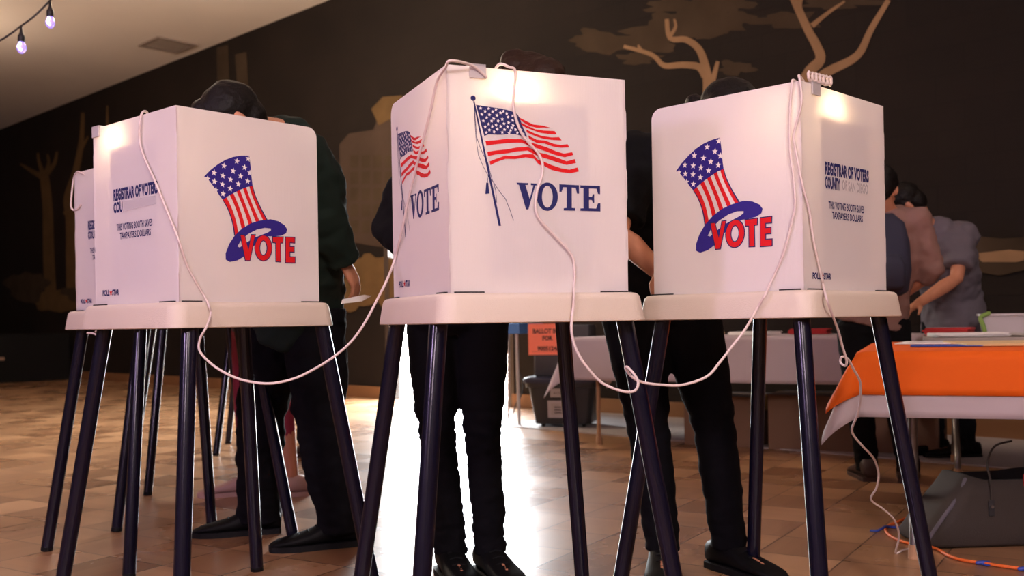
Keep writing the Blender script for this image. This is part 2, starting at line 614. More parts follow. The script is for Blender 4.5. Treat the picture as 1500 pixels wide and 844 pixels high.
def blob(cx, cy, rx, ry, mi, seed, n=30, rough=0.25):
    rnd = random.Random(seed)
    ph = [rnd.uniform(0, 6.3) for _ in range(4)]
    P = []
    for k in range(n):
        a = 2 * math.pi * k / n
        r = 1 + rough * (0.5 * math.sin(3 * a + ph[0]) + 0.4 * math.sin(5 * a + ph[1]) + 0.3 * math.sin(9 * a + ph[2])) + rnd.uniform(-0.07, 0.07)
        P.append((cx + rx * r * math.cos(a), cy + ry * r * math.sin(a)))
    paint(P, mi)


TAN, LIGHT, OCHRE, LEAF, GREY = 1, 2, 3, 4, 5
# tree behind the right-hand voter
blob(900, 64, 52, 14, LEAF, 1, rough=0.4); blob(868, 56, 30, 12, LEAF, 43, rough=0.45); blob(948, 62, 50, 15, LEAF, 5, rough=0.4)
blob(990, 40, 62, 20, LEAF, 2, rough=0.4); blob(1052, 30, 44, 22, LEAF, 3, rough=0.4); blob(1015, 10, 60, 16, LEAF, 42, rough=0.45); blob(1072, 6, 30, 12, LEAF, 4, rough=0.4)
blob(935, 86, 30, 8, LEAF, 44, rough=0.4); blob(1150, 30, 46, 12, LEAF, 6, rough=0.45); blob(1230, 4, 60, 9, LEAF, 7, rough=0.4); blob(1078, 100, 26, 10, LEAF, 8, rough=0.4)
limb([(1044, 430), (1040, 300), (1036, 180), (1037, 122), (1033, 95), (1024, 72), (1005, 58), (982, 56), (977, 28)], 18, 6, TAN)
limb([(1034, 112), (1024, 98), (1000, 95), (973, 96), (955, 80), (914, 68)], 12, 5, TAN)
limb([(980, 56), (990, 40), (988, 28)], 6, 3, TAN); limb([(941, 76), (935, 66)], 6, 3, TAN)
limb([(1044, 120), (1052, 90)], 9, 5, TAN)
limb([(1178, 430), (1176, 300), (1172, 170), (1182, 112), (1202, 88), (1196, 66), (1184, 44), (1162, -4)], 20, 11, TAN)
limb([(1190, 38), (1212, 20), (1238, 2)], 8, 3, TAN); limb([(1180, 40), (1172, 10), (1176, -4)], 8, 5, TAN)
limb([(1186, 128), (1212, 106), (1256, 82), (1276, 44), (1302, 0)], 16, 7, TAN)
# left-hand tall cactus-like trees and undergrowth
limb([(76, 450), (72, 380), (70, 300), (64, 250)], 18, 13, OCHRE)
limb([(66, 262), (46, 250), (30, 240)], 9, 3, OCHRE); limb([(66, 258), (80, 240), (84, 222)], 9, 3, OCHRE)
limb([(64, 255), (58, 238), (56, 224)], 7, 3, OCHRE); limb([(68, 252), (72, 238), (70, 226)], 6, 3, OCHRE)
limb([(108, 450), (106, 380), (104, 320), (100, 290), (112, 250), (120, 205), (122, 165)], 20, 5, OCHRE)
limb([(104, 320), (94, 310)], 8, 4, OCHRE); limb([(116, 225), (130, 200)], 6, 3, OCHRE)
limb([(160, 240), (158, 190), (158, 155)], 5, 3, OCHRE)
blob(85, 440, 44, 16, OCHRE, 9); blob(40, 420, 30, 22, LEAF, 10); blob(130, 430, 40, 12, LEAF, 11)
# pale ruin and bushes between the first two booths
paint([(345, 80), (362, 76), (366, 150), (350, 152)], LEAF); paint([(318, 70), (335, 66), (338, 150), (320, 152)], LEAF)
paint([(498, 212), (512, 196), (548, 190), (556, 168), (572, 158), (610, 150), (612, 360), (560, 362), (520, 356), (500, 340)], GREY)
for i in range(4):
    for j in range(5):
        x, y = 514 + i * 17, 228 + j * 24
        paint([(x, y), (x + 12, y - 1), (x + 12, y + 17), (x, y + 18)], LEAF)
paint([(545, 160), (562, 142), (590, 140), (600, 170), (570, 176), (556, 184)], OCHRE)
blob(548, 398, 40, 26, OCHRE, 12); blob(525, 430, 30, 24, OCHRE, 13); blob(575, 420, 26, 30, OCHRE, 14)
# hills at the far right
paint([(1385, 352), (1400, 332), (1418, 328), (1428, 346), (1470, 350), (1500, 348), (1560, 350), (1560, 392), (1500, 396), (1465, 404), (1430, 398), (1400, 378)], LEAF)
paint([(1400, 368), (1412, 360), (1420, 372), (1410, 380)], OCHRE); paint([(1425, 372), (1480, 366), (1540, 372), (1490, 384), (1440, 384)], TAN)
wall = room_obj(b.build('wall_back', ['wall', 'mural_tan', 'mural_light', 'mural_ochre', 'mural_leaf', 'mural_grey'], weld=False))

b = MB(); b.box((-0.1, -DEP / 2, CEIL / 2), (0.2, DEP, CEIL)); room_obj(b.build('wall_left', 'plain_wall'))
b = MB(); b.box((LEN + 0.1, -DEP / 2, CEIL / 2), (0.2, DEP, CEIL)); room_obj(b.build('wall_right', 'plain_wall'))
b = MB(); b.box((LEN / 2, -DEP - 0.1, CEIL / 2), (LEN, 0.2, CEIL)); room_obj(b.build('wall_front', 'plain_wall'))
b = MB()
b.box((DOOR0 / 2 - 0.04, -0.012, 0.07), (DOOR0 - 0.1, 0.024, 0.14), bevel=0.004)
b.box(((DOOR1 + LEN) / 2, -0.012, 0.07), (LEN - DOOR1 - 0.1, 0.024, 0.14), bevel=0.004)
room_obj(b.build('baseboard_back', 'base'))
b = MB(); b.box(((DOOR1 + LEN) / 2 + 0.6, -0.72, 0.004), (LEN - DOOR1 - 1.2, 1.4, 0.008))
room_obj(b.build('floor_border', 'concrete'))
b = MB()
for s in (DOOR0 - 0.04, DOOR1 + 0.04):
    b.box((s, 0.055, DOORH / 2), (0.08, 0.15, DOORH), bevel=0.006)
b.box(((DOOR0 + DOOR1) / 2, 0.055, DOORH + 0.04), (DOOR1 - DOOR0 + 0.16, 0.15, 0.08), bevel=0.006)
dr = room_obj(b.build('door_1', 'doorpaint'))
for sx, sg in ((DOOR0, -1), (DOOR1, 1)):           # both leaves are folded right back against the outside of the wall
    b = MB(); b.box((sx + sg * 0.56, 0.165, DOORH / 2), (0.92, 0.045, DOORH - 0.02), bevel=0.004)
    lf = b.build('door_leaf', 'doorpaint', dr)
    b = MB(); b.tube([(sx + sg * 0.25, 0.185, 1.02), (sx + sg * 0.25, 0.23, 1.02), (sx + sg * 0.85, 0.23, 1.02), (sx + sg * 0.85, 0.185, 1.02)], 0.012)
    b.build('push_bar', 'chrome', lf)
b = MB(); b.box((13.3, 9.2, -0.06), (30, 18, 0.1))
room_obj(b.build('outside_pavement', 'outside'))

# ceiling vent
vp = on_plane(246, 65, (0, 0, CEIL), (0, 0, 1))
v = empty('ceiling_vent', vp, RA)
b = MB(); b.slab([(-0.3, -0.3), (0.3, -0.3), (0.3, 0.3), (-0.3, 0.3)], lambda u, w, k: Vector((u, w, -0.025 + 0.025 * k)), holes=([(-0.25, -0.25), (0.25, -0.25), (0.25, 0.25), (-0.25, 0.25)],))
b.build('frame', 'vent', v)
b = MB()
for k in range(9):
    b.box((0, -0.22 + 0.055 * k, -0.012), (0.5, 0.045, 0.006), Matrix.Rotation(0.5, 3, 'X'))
b.build('louvre', 'vent', v)
tag(v, 'small square air vent set flush in the pale ceiling', 'vent')

# ------------------------------------------------------------------ artwork printed on the booth panels (cm from a panel's top left corner)
FLAG = {
    'ball': [(6.56, 7.59), (7.22, 7.54)],
    'pole': [(6.55, 8.33), (6.93, 8.3), (13.25, 38.0), (12.62, 38.06)],
    'cord_a': [(6.83, 8.53), (6.88, 12.47), (7.11, 16.84), (7.68, 21.19), (8.85, 23.77), (10.25, 26.34), (11.49, 27.52), (12.04, 29.79), (12.2, 32.43)],
    'cord_b': [(6.9, 10.28), (7.3, 16.83), (8.04, 18.98), (8.88, 20.91), (10.06, 22.83), (10.56, 25.01), (11.21, 27.18), (12.87, 29.54), (14.54, 31.47), (15.73, 34.31), (16.53, 36.63)],
    'tassel': [(9.56, 27.69), (10.09, 27.67), (10.35, 30.29), (9.29, 30.42)],
    'tasselcord': [(10.26, 25.46), (9.85, 27.68)],
    'canton': [(7.25, 9.12), (10.46, 9.38), (13.84, 9.59), (16.28, 10.0), (17.99, 10.65), (18.71, 11.72), (19.28, 13.47), (20.54, 16.07), (18.66, 15.82), (17.19, 15.6), (15.23, 15.75), (12.79, 15.98), (10.38, 15.99), (9.27, 16.5), (8.58, 14.12), (7.94, 11.53)],
    'stars': [(8.39, 9.87), (10.5, 9.82), (12.38, 9.91), (14.32, 10.22), (9.58, 10.54), (11.5, 10.5), (8.71, 11.34), (10.68, 11.26), (12.61, 11.35), (13.58, 10.63), (9.94, 12.06), (11.77, 12.16), (9.07, 12.86), (11.24, 12.77), (12.93, 12.66), (14.0, 12.15), (10.41, 13.57), (12.34, 13.67), (9.53, 14.28), (11.36, 14.08), (13.54, 13.95), (14.43, 13.19), (10.63, 14.96), (12.61, 14.67), (14.56, 14.64), (9.76, 15.68), (11.83, 15.33), (13.96, 15.34), (15.52, 11.56), (16.75, 11.17), (17.73, 11.47), (15.65, 12.89), (16.74, 12.29), (17.72, 12.54), (15.35, 13.93), (16.82, 13.48), (18.29, 13.53), (16.12, 14.77), (17.45, 14.47), (18.87, 14.47), (17.93, 15.24), (19.55, 15.46), (15.19, 10.7), (15.72, 15.46), (16.47, 14.08)],
    's1': [(18.52, 11.46), (20.19, 12.16), (22.17, 12.93), (24.67, 13.05), (27.18, 13.52), (25.16, 13.51), (23.15, 13.68), (21.17, 13.35), (19.69, 12.64), (18.71, 11.94)],
    's2': [(18.8, 12.6), (20.67, 13.38), (22.65, 14.07), (25.15, 14.28), (27.93, 14.2), (28.58, 15.02), (26.4, 15.06), (24.14, 14.88), (22.15, 14.37), (20.17, 13.77), (19.04, 13.21)],
    's3': [(20.16, 14.22), (22.39, 15.07), (24.63, 15.66), (27.15, 15.83), (29.18, 15.67), (29.88, 16.44), (27.65, 16.48), (25.13, 16.35), (23.13, 15.92), (20.5, 15.0)],
    's4': [(20.74, 15.7), (23.12, 16.64), (25.37, 16.7), (27.63, 17.38), (29.66, 17.59), (31.46, 17.27), (31.96, 18.06), (29.65, 18.27), (27.62, 18.11), (25.11, 17.43), (23.11, 17.45), (21.03, 16.49)],
    's5': [(9.54, 17.67), (12.29, 17.34), (15.21, 16.82), (17.17, 16.8), (18.89, 16.7), (20.37, 17.2), (23.1, 17.72), (25.6, 18.31), (28.12, 19.17), (30.4, 19.68), (32.71, 19.2), (33.01, 19.91), (30.64, 20.58), (28.1, 20.16), (25.59, 19.39), (23.09, 18.71), (20.61, 18.08), (19.13, 17.58), (17.16, 17.69), (15.2, 17.89), (12.28, 18.31), (9.77, 18.8)],
    's6': [(9.99, 20.28), (12.26, 19.81), (15.18, 19.39), (17.64, 18.82), (20.6, 18.48), (21.84, 19.04), (23.58, 19.72), (26.08, 20.17), (28.6, 20.77), (31.14, 21.55), (33.46, 20.89), (33.71, 21.88), (31.13, 22.46), (28.59, 21.95), (26.07, 21.25), (23.56, 20.7), (21.83, 20.03), (20.59, 19.42), (17.62, 19.8), (15.17, 20.37), (12.25, 20.78), (10.17, 21.29)],
    's7': [(10.49, 22.55), (12.48, 21.74), (14.67, 20.93), (17.12, 20.94), (19.59, 20.37), (22.07, 20.24), (23.3, 21.52), (24.8, 21.9), (27.06, 22.7), (29.59, 23.35), (31.88, 23.61), (34.1, 22.96), (34.5, 23.94), (32.13, 24.5), (29.57, 24.34), (27.04, 23.91), (25.04, 23.01), (23.54, 22.73), (22.31, 21.35), (20.07, 21.1), (17.11, 21.65), (14.66, 21.73), (12.47, 22.54), (10.77, 23.41)],
    'V': [(17.53, 27.37), (20.59, 27.38), (20.58, 27.82), (19.84, 27.9), (20.94, 31.25), (21.97, 27.9), (21.33, 27.88), (21.33, 27.39), (22.88, 27.42), (22.87, 27.87), (22.47, 27.93), (20.51, 33.85), (19.91, 33.83), (18.11, 27.88), (17.62, 27.85)],
    'O_out': [(28.58, 30.44), (28.49, 31.23), (28.27, 31.98), (27.91, 32.66), (27.45, 33.23), (26.9, 33.67), (26.29, 33.95), (25.65, 34.05), (25.01, 33.99), (24.41, 33.75), (23.87, 33.34), (23.43, 32.81), (23.1, 32.15), (22.9, 31.42), (22.83, 30.65), (22.92, 29.87), (23.14, 29.12), (23.48, 28.44), (23.94, 27.87), (24.49, 27.43), (25.1, 27.15), (25.74, 27.03), (26.38, 27.1), (26.98, 27.33), (27.52, 27.73), (27.97, 28.27), (28.31, 28.92), (28.51, 29.66)],
    'O_in': [(27.16, 30.49), (27.11, 31.1), (27.0, 31.67), (26.81, 32.19), (26.58, 32.63), (26.29, 32.96), (25.98, 33.17), (25.66, 33.25), (25.33, 33.19), (25.03, 33.0), (24.76, 32.69), (24.53, 32.27), (24.36, 31.76), (24.26, 31.19), (24.24, 30.6), (24.28, 30.0), (24.39, 29.42), (24.57, 28.9), (24.81, 28.47), (25.09, 28.14), (25.4, 27.92), (25.73, 27.84), (26.05, 27.9), (26.36, 28.09), (26.63, 28.4), (26.86, 28.82), (27.03, 29.32), (27.13, 29.89)],
    'T': [(29.02, 27.35), (34.45, 27.41), (34.43, 29.51), (33.86, 29.48), (33.52, 28.08), (32.44, 28.04), (32.37, 33.13), (33.29, 33.14), (33.28, 33.78), (30.11, 33.83), (30.11, 33.24), (30.93, 33.17), (31.0, 28.05), (30.03, 28.04), (29.61, 29.23), (29.0, 29.21)],
    'E': [(34.82, 27.4), (40.4, 27.36), (40.37, 29.43), (39.79, 29.41), (39.34, 28.09), (37.25, 28.08), (37.22, 30.23), (38.0, 30.2), (38.37, 29.5), (38.69, 29.49), (38.66, 31.65), (38.24, 31.66), (37.99, 30.98), (37.21, 30.96), (37.18, 33.07), (39.16, 33.1), (39.7, 31.75), (40.39, 31.73), (40.36, 33.8), (34.73, 33.78), (34.74, 33.19), (35.62, 33.12), (35.69, 28.05), (34.81, 28.04)],
}
HAT = {
    'crown': [(8.41, 18.87), (10.46, 16.84), (12.92, 14.92), (15.41, 13.37), (17.91, 12.29), (20.44, 11.64), (23.36, 11.31), (23.59, 12.76), (23.85, 14.98), (24.06, 17.67), (24.37, 20.13), (22.29, 20.63), (20.23, 21.54), (17.68, 22.83), (15.92, 23.87), (14.31, 25.02), (13.21, 23.79), (11.79, 21.94), (10.38, 20.32), (9.21, 19.13)],
    'stars': [(9.45, 19.37), (11.6, 17.46), (14.82, 15.19), (19.14, 13.39), (22.98, 12.25), (11.69, 19.98), (14.42, 18.05), (17.87, 16.33), (21.7, 14.94), (12.07, 22.35), (14.26, 20.53), (16.97, 18.9), (20.27, 17.6), (23.46, 16.38), (14.35, 23.21), (16.76, 21.58), (19.51, 19.99), (22.69, 18.84)],
    'left': [(14.31, 25.02), (15.6, 26.91), (16.79, 29.49), (17.58, 32.12), (18.02, 35.01)],
    'right': [(24.37, 20.13), (25.1, 22.56), (26.36, 25.18), (27.64, 27.38), (29.19, 29.8)],
    'brim': [(18.02, 35.01), (20.5, 32.84), (23.63, 31.07), (26.79, 30.09), (30.53, 29.48), (33.24, 29.91), (35.42, 30.94), (36.34, 32.16), (35.93, 33.36), (34.26, 34.15), (31.52, 34.53), (29.36, 34.64), (26.68, 35.7), (24.01, 38.11), (21.36, 40.73), (18.78, 42.18), (16.25, 42.71), (14.91, 42.08), (14.9, 40.29), (16.11, 37.56)],
    'hole': [(30.48, 32.26), (28.34, 32.16), (25.68, 32.77), (22.53, 34.31), (19.92, 36.49), (18.86, 38.11), (19.62, 38.4), (21.96, 36.84), (24.58, 35.35), (27.24, 34.29), (29.38, 33.48), (30.47, 32.82)],
    'V': [(19.95, 34.77), (21.23, 34.79), (22.53, 39.09), (23.66, 34.57), (24.81, 34.51), (22.89, 41.95), (21.49, 42.0)],
    'O_out': [(30.59, 38.06), (30.5, 38.89), (30.27, 39.69), (29.91, 40.41), (29.44, 41.01), (28.88, 41.48), (28.26, 41.77), (27.62, 41.88), (26.98, 41.81), (26.38, 41.56), (25.85, 41.14), (25.41, 40.57), (25.09, 39.89), (24.89, 39.12), (24.84, 38.31), (24.93, 37.49), (25.15, 36.7), (25.5, 35.99), (25.96, 35.39), (26.51, 34.92), (27.12, 34.62), (27.76, 34.49), (28.4, 34.55), (29.01, 34.79), (29.55, 35.21), (30.0, 35.77), (30.33, 36.46), (30.53, 37.24)],
    'O_in': [(29.08, 38.13), (29.04, 38.64), (28.92, 39.14), (28.75, 39.58), (28.52, 39.96), (28.25, 40.24), (27.96, 40.43), (27.65, 40.5), (27.34, 40.45), (27.05, 40.29), (26.8, 40.02), (26.58, 39.67), (26.43, 39.24), (26.34, 38.76), (26.31, 38.24), (26.36, 37.73), (26.47, 37.24), (26.64, 36.8), (26.87, 36.42), (27.13, 36.13), (27.43, 35.95), (27.74, 35.88), (28.04, 35.92), (28.33, 36.08), (28.59, 36.34), (28.8, 36.7), (28.96, 37.13), (29.06, 37.61)],
    'T': [(31.08, 34.78), (34.69, 34.69), (34.55, 36.25), (33.67, 36.29), (33.68, 42.01), (32.14, 41.97), (32.19, 36.36), (31.16, 36.31)],
    'E': [(35.74, 34.64), (38.98, 34.57), (38.9, 36.04), (37.11, 36.03), (37.08, 37.45), (38.65, 37.43), (38.63, 38.86), (37.06, 38.87), (37.03, 40.53), (38.94, 40.56), (38.91, 42.13), (35.61, 42.14)],
}


W_, H_ = 0.48, 0.5425          # a panel
Z0, Z1 = 0.941, 1.4835         # its bottom and top
TH = 0.004


def f_back(off=0.0):
    return lambda u, v: Vector((-0.24 + u, -0.24 - off, Z1 - v))


def f_left(off=0.0):
    return lambda u, v: Vector((-0.24 - off, 0.24 - u, Z1 - v))


def f_right(off=0.0):
    return lambda u, v: Vector((0.24 + off, -0.24 + u, Z1 - v))


def notched(u, v0, v1, out):
    """Points down a seam edge that is cut into tabs."""
    P, n = [], 7
    for k in range(n):
        a, c = v0 + (v1 - v0) * k / n, v0 + (v1 - v0) * (k + 0.86) / n
        d = out if k % 2 else 0.0
        P += [(u + d, a), (u + d, c)]
    return P


def back_outline():
    r = notched(W_, 0.008, H_ - 0.002, 0.0022)
    l = notched(0.0, 0.008, H_ - 0.002, -0.0022)
    return [(0.004, 0)] + [(W_ - 0.004, 0)] + r + [(W_, H_ + 0.001), (0, H_ + 0.001)] + l[::-1]


def side_outline(free_left):
    r = 0.032
    if free_left:
        return arc((r, r), r, 180, 270, 6) + [(W_, 0), (W_, H_), (0, H_)]
    return arc((W_ - r, r), r, 270, 360, 6) + [(W_, H_), (0, H_), (0, 0)]


def draw_flag(mb, F, k=1.0, du=0.0, dv=0.0, INK=1, RED=2, WHITE=3):
    """The flag and VOTE; k stretches it across the panel."""
    g = lambda P: [((p[0] * k + du) * 0.01, (p[1] + dv) * 0.01) for p in P]
    f1, f2 = F(0.0006), F(0.0010)
    c, e = FLAG['ball']
    r = math.dist(c, e)
    mb.poly2d(g([(c[0] + r * math.cos(a * math.pi / 10), c[1] + r * math.sin(a * math.pi / 10)) for a in range(20)]), f1, INK)
    mb.poly2d(g(FLAG['pole']), f1, INK)
    for n in ('cord_a', 'cord_b', 'tasselcord'):
        mb.poly2d(g(ribbon(FLAG[n], 0.13, 0.13)), f1, INK)
    mb.poly2d(g(FLAG['tassel']), f1, INK)
    mb.poly2d(g(FLAG['canton']), f1, INK)
    for i, s in enumerate(FLAG['stars']):
        mb.poly2d(g(star(s, 0.48, 0.1 * (i % 3))), f2, WHITE)
    for n in ('s1', 's2', 's3', 's4', 's5', 's6', 's7'):
        mb.poly2d(g(FLAG[n]), f1, RED)
    for n in 'VTE':
        mb.poly2d(g(FLAG[n]), f1, INK)
    mb.poly2d(g(FLAG['O_out']), f1, INK, (g(FLAG['O_in']),))


def draw_hat(mb, F, INK=1, RED=2, WHITE=3, BLUE=4):
    g = lambda P: [(p[0] * 0.01, p[1] * 0.01) for p in P]
    f = [F(0.0005 + 0.0003 * k) for k in range(6)]
    Lf, Rt = catmull([(*p, 0) for p in HAT['left']], 5), catmull([(*p, 0) for p in HAT['right']], 5)
    Lf, Rt = [tuple(p)[:2] for p in Lf], [tuple(p)[:2] for p in Rt]
    sag = lambda t: 4 * t * (1 - t)

    def across(i, t):
        a, c = Lf[i], Rt[i]
        bow = -1.0 + 0.4 * i / (len(Lf) - 1)
        return (a[0] + (c[0] - a[0]) * t, a[1] + (c[1] - a[1]) * t + bow * sag(t))
    n = len(Lf)
    for q in range(9):
        t0, t1 = q / 9, (q + 1) / 9
        P = [across(i, t0) for i in range(n)] + [across(i, t1) for i in reversed(range(n))]
        if q % 2 == 0:
            mb.poly2d(g(P), f[0], RED)
    mb.poly2d(g(ribbon(Lf, 0.25, 0.4)), f[1], INK)
    mb.poly2d(g(ribbon(Rt, 0.25, 0.4)), f[1], INK)
    mb.poly2d(g(HAT['crown']), f[1], BLUE)
    for i, s in enumerate(HAT['stars']):
        mb.poly2d(g(star(s, 0.98, 0.12)), f[2], WHITE)
    mb.poly2d(g(HAT['brim']), f[2], BLUE, (g(HAT['hole']),))
    mb.poly2d(g(grow(HAT['O_out'], 0.28)), f[3], INK, (g(grow(HAT['O_in'], -0.28)),))
    mb.poly2d(g(HAT['O_out']), f[4], RED, (g(HAT['O_in']),))
    for n_ in 'VTE':
        mb.poly2d(g(grow(HAT[n_], 0.28)), f[3], INK)
        mb.poly2d(g(HAT[n_]), f[4], RED)


def draw_registrar(mb, F, faded, INK=1, GREY=5):
    f = F(0.0006)
    write(mb, 'REGISTRAR OF VOTERS', f, 0.122, 0.197, 0.378, 0.233, INK, 0.05)
    if faded:                                        # the rest of the line has worn to pale grey
        write(mb, 'COU', f, 0.121, 0.236, 0.175, 0.269, INK, 0.05)
        mb.poly2d([(0.178, 0.238), (0.365, 0.238), (0.365, 0.262), (0.178, 0.268)], F(0.0005), GREY)
    else:
        write(mb, 'COUNTY', f, 0.121, 0.236, 0.206, 0.270, INK, 0.05)
        write(mb, 'OF SAN DIEGO', f, 0.216, 0.238, 0.372, 0.267, GREY, 0.04)
    write(mb, 'THIS VOTING BOOTH SAVES', f, 0.138, 0.302, 0.345, 0.3225, INK, 0.025)
    write(mb, 'TAXPAYERS DOLLARS', f, 0.157, 0.329, 0.336, 0.349, INK, 0.025)
    draw_maker(mb, F, 0.045)


def draw_maker(mb, F, u):
    f = F(0.0006)
    write(mb, 'POLL', f, u, 0.496, u + 0.042, 0.514, 1, 0.05)
    mb.poly2d(star((u + 0.051, 0.505), 0.010), f, 2)
    write(mb, 'STAR', f, u + 0.059, 0.496, u + 0.101, 0.514, 1, 0.05)


PM = ['panel', 'navy', 'red', 'white_ink', 'hatblue', 'grey_ink']


def make_booth(kind, lean=None):
    lean = lean or {}
    root = empty('voting_booth')
    # tray: a deep lipped plastic lid with drafted sides
    b = MB()
    rings = []
    for z, h, r in ((0.868, 0.279, 0.045), (0.870, 0.282, 0.046), (0.875, 0.282, 0.046), (0.924, 0.2745, 0.044), (0.933, 0.272, 0.043), (0.939, 0.266, 0.040), (0.941, 0.256, 0.038)):
        rings.append([Vector((x, y, z)) for x, y in rrect(h, h, r)])
    b.loft(rings)
    b.build('tray', 'tray', root, smooth=True, angle=50)
    for sx in (-1, 1):
        for sy in (-1, 1):
            b = MB()
            lx, ly = lean.get((sx, sy), (0.0, 0.0))         # no two booths stand on quite the same legs
            t, f = Vector((sx * 0.222 + lx, sy * 0.222 + ly, 0.872)), Vector((sx * 0.333 + lx, sy * 0.333 + ly, 0.0))
            e = f + (t - f) * 0.02
            b.tube([t, e], 0.0225, 20)
            lg = b.build('leg', 'leg', root, smooth=True, angle=40)
            b = MB()
            b.tube([e, f + (t - f) * 0.003, f], [0.0225, 0.0225, 0.021], 20)
            b.build('foot_cap', 'cap', lg, smooth=True, angle=40)
    # back panel
    b = MB()
    F = f_back
    b.slab(back_outline(), lambda u, v, w: F(-TH * w)(u, v))
    if kind == 'flag':
        draw_flag(b, F)
    else:
        draw_registrar(b, F, kind == 'hat_right')
    bp = b.build('back_panel', PM, root, weld=False)
    b = MB()                                       # the instruction sheet inside, seen as a shade through the plastic
    b.box((-0.24 + 0.238, -0.24 + TH + 0.0012, Z1 - 0.290), (0.27, 0.0012, 0.43))
    b.build('instruction_sheet', 'sheet', bp)
    # side panels
    for nm, F, fl in (('side_panel', f_left, True), ('side_panel', f_right, False)):
        b = MB()
        b.slab(side_outline(fl), lambda u, v, w: F(-TH * w)(u, v))
        if kind == 'flag':
            draw_flag(b, F, 1.035, -0.9 if fl else 1.0, 0.0)
            draw_maker(b, F, 0.055)
        else:
            draw_hat(b, F)
        b.build(nm, PM, root, weld=False)
    # dark slots where the panels plug into the tray
    for x, y, lx, ly in ((-0.195, -0.249, 0.075, 0.009), (0.195, -0.249, 0.075, 0.009), (-0.249, -0.205, 0.009, 0.06), (0.249, -0.205, 0.009, 0.06), (-0.249, 0.205, 0.009, 0.075), (0.249, 0.205, 0.009, 0.075)):
        b = MB(); b.box((x, y, 0.9425), (lx, ly, 0.004), bevel=0.001)
        b.build('slot', 'slot', root)
    return root


def copy_tree(o, parent=None):
    c = o.copy()
    C.objects.link(c)
    c.parent = parent
    for ch in [k for k in bpy.data.objects if k.parent == o]:
        copy_tree(ch, c)
    return c


def rot2(yaw, x, y):
    return (x * math.cos(yaw) - y * math.sin(yaw), x * math.sin(yaw) + y * math.cos(yaw))


def place(o, corner, local, yaw):
    """Put booth o so that its local corner stands over the floor point `corner`."""
    dx, dy = rot2(yaw, *local)
    o.location = (corner[0] - dx, corner[1] - dy, 0)
    o.rotation_euler = (0, 0, yaw)
    return o


GB = 'voting booths on four legs'
bc = place(make_booth('flag', {(-1, -1): (-0.033, 0.03), (1, -1): (0.033, 0.03), (1, 1): (0.036, -0.034), (-1, 1): (-0.02, -0.02)}), (-0.145, 2.385), (-0.24, -0.24), math.radians(22.7))
tag(bc, 'white voting booth in the middle with a waving flag printed on it', 'voting booth', GB)
br = place(make_booth('hat', {(1, 1): (0.033, -0.033)}), (0.757, 2.606), (-0.24, -0.24), math.radians(45))
tag(br, 'white voting booth beside the orange table with a striped hat printed on its left side', 'voting booth', GB)
bl = place(make_booth('hat_right', {(-1, 1): (0.033, 0.030), (1, -1): (0.016, 0.014), (1, 1): (0.024, 0.021)}), (-0.917, 2.775), (0.24, -0.24), math.radians(-41.5))
tag(bl, 'large white voting booth nearest on the left with a striped hat on its right side', 'voting booth', GB)
rear = [(-1.375, 3.97, -44, 'white voting booth peeking out directly behind the large left one'),
        (-1.52, 4.75, 21, 'third voting booth of the left row, only its dark legs showing'),
        (-1.79, 5.70, 30, 'fourth voting booth of the left row, two thin legs showing'),
        (-1.76, 7.20, 12, 'farthest voting booth of the left row')]
booths = []
for x, y, a, lab in rear:
    o = copy_tree(bl)
    o.location = (x, y, 0)
    o.rotation_euler = (0, 0, math.radians(a))
    tag(o, lab, 'voting booth', GB)
    booths.append(o)


# ------------------------------------------------------------------ clip-on lamps
def make_lamp(booth, x, label, power=1.2):
    yaw = booth.rotation_euler.z
    dx, dy = rot2(yaw, x, -0.24)
    r = empty('clip_lamp', (booth.location.x + dx, booth.location.y + dy, Z1), yaw)
    b = MB()
    b.box((0, -0.0035, -0.011), (0.042, 0.005, 0.034), bevel=0.0012)
    b.box((0, 0.012, 0.0035), (0.042, 0.036, 0.005), bevel=0.0012)
    b.box((0, 0.028, -0.012), (0.042, 0.005, 0.034), bevel=0.0012)
    b.build('clip', 'lamp', r)
    b = MB()
    b.box((0.095, 0.052, -0.012), (0.20, 0.036, 0.018), bevel=0.004)
    b.build('lamp_bar', 'lamp', r)
    b = MB()
    b.box((0.1, 0.050, -0.0225), (0.13, 0.018, 0.003), bevel=0.001)
    b.build('light_strip', 'led', r)
    for k, dxl in enumerate((0.075, 0.125)):
        ld = bpy.data.lights.new('lamp_glow', 'POINT')
        ld.energy = power / 2
        ld.color = (1.0, 0.76, 0.48)
        ld.shadow_soft_size = 0.012
        lo = bpy.data.objects.new('lamp_glow', ld)
        C.objects.link(lo)
        lo.parent = r
        lo.location = (dxl, 0.048, -0.040)
    tag(r, label, 'lamp', 'clip-on booth lamps')
    return r


make_lamp(bc, -0.163, 'grey clip-on lamp glowing at the top of the middle flag booth')
make_lamp(br, -0.165, 'grey clip-on lamp glowing on the booth beside the orange table')
make_lamp(bl, -0.217, 'small grey clip-on lamp glowing on the large left booth', 1.0)


# ------------------------------------------------------------------ lamp cords
def plane_of(booth, which):
    yaw = booth.rotation_euler.z
    n = {'back': (0, -1), 'left': (-1, 0), 'right': (1, 0)}[which]
    nx, ny = rot2(yaw, *n)
    return (Vector((booth.location.x + nx * 0.24, booth.location.y + ny * 0.24, 0)), Vector((nx, ny, 0)))


def cord(name, pts, rad, m, label, cat, group=None, seg=10):
    b = MB()
    P = catmull(pts, 6)
    b.tube(P, rad, seg, cap='round')
    o = b.build(name, m, smooth=True, loc=P[0])
    return tag(o, label, cat, group)


def on_panel(booth, which, off):
    p, n = plane_of(booth, which)
    return lambda x, y: on_plane(x, y, p, n, off)


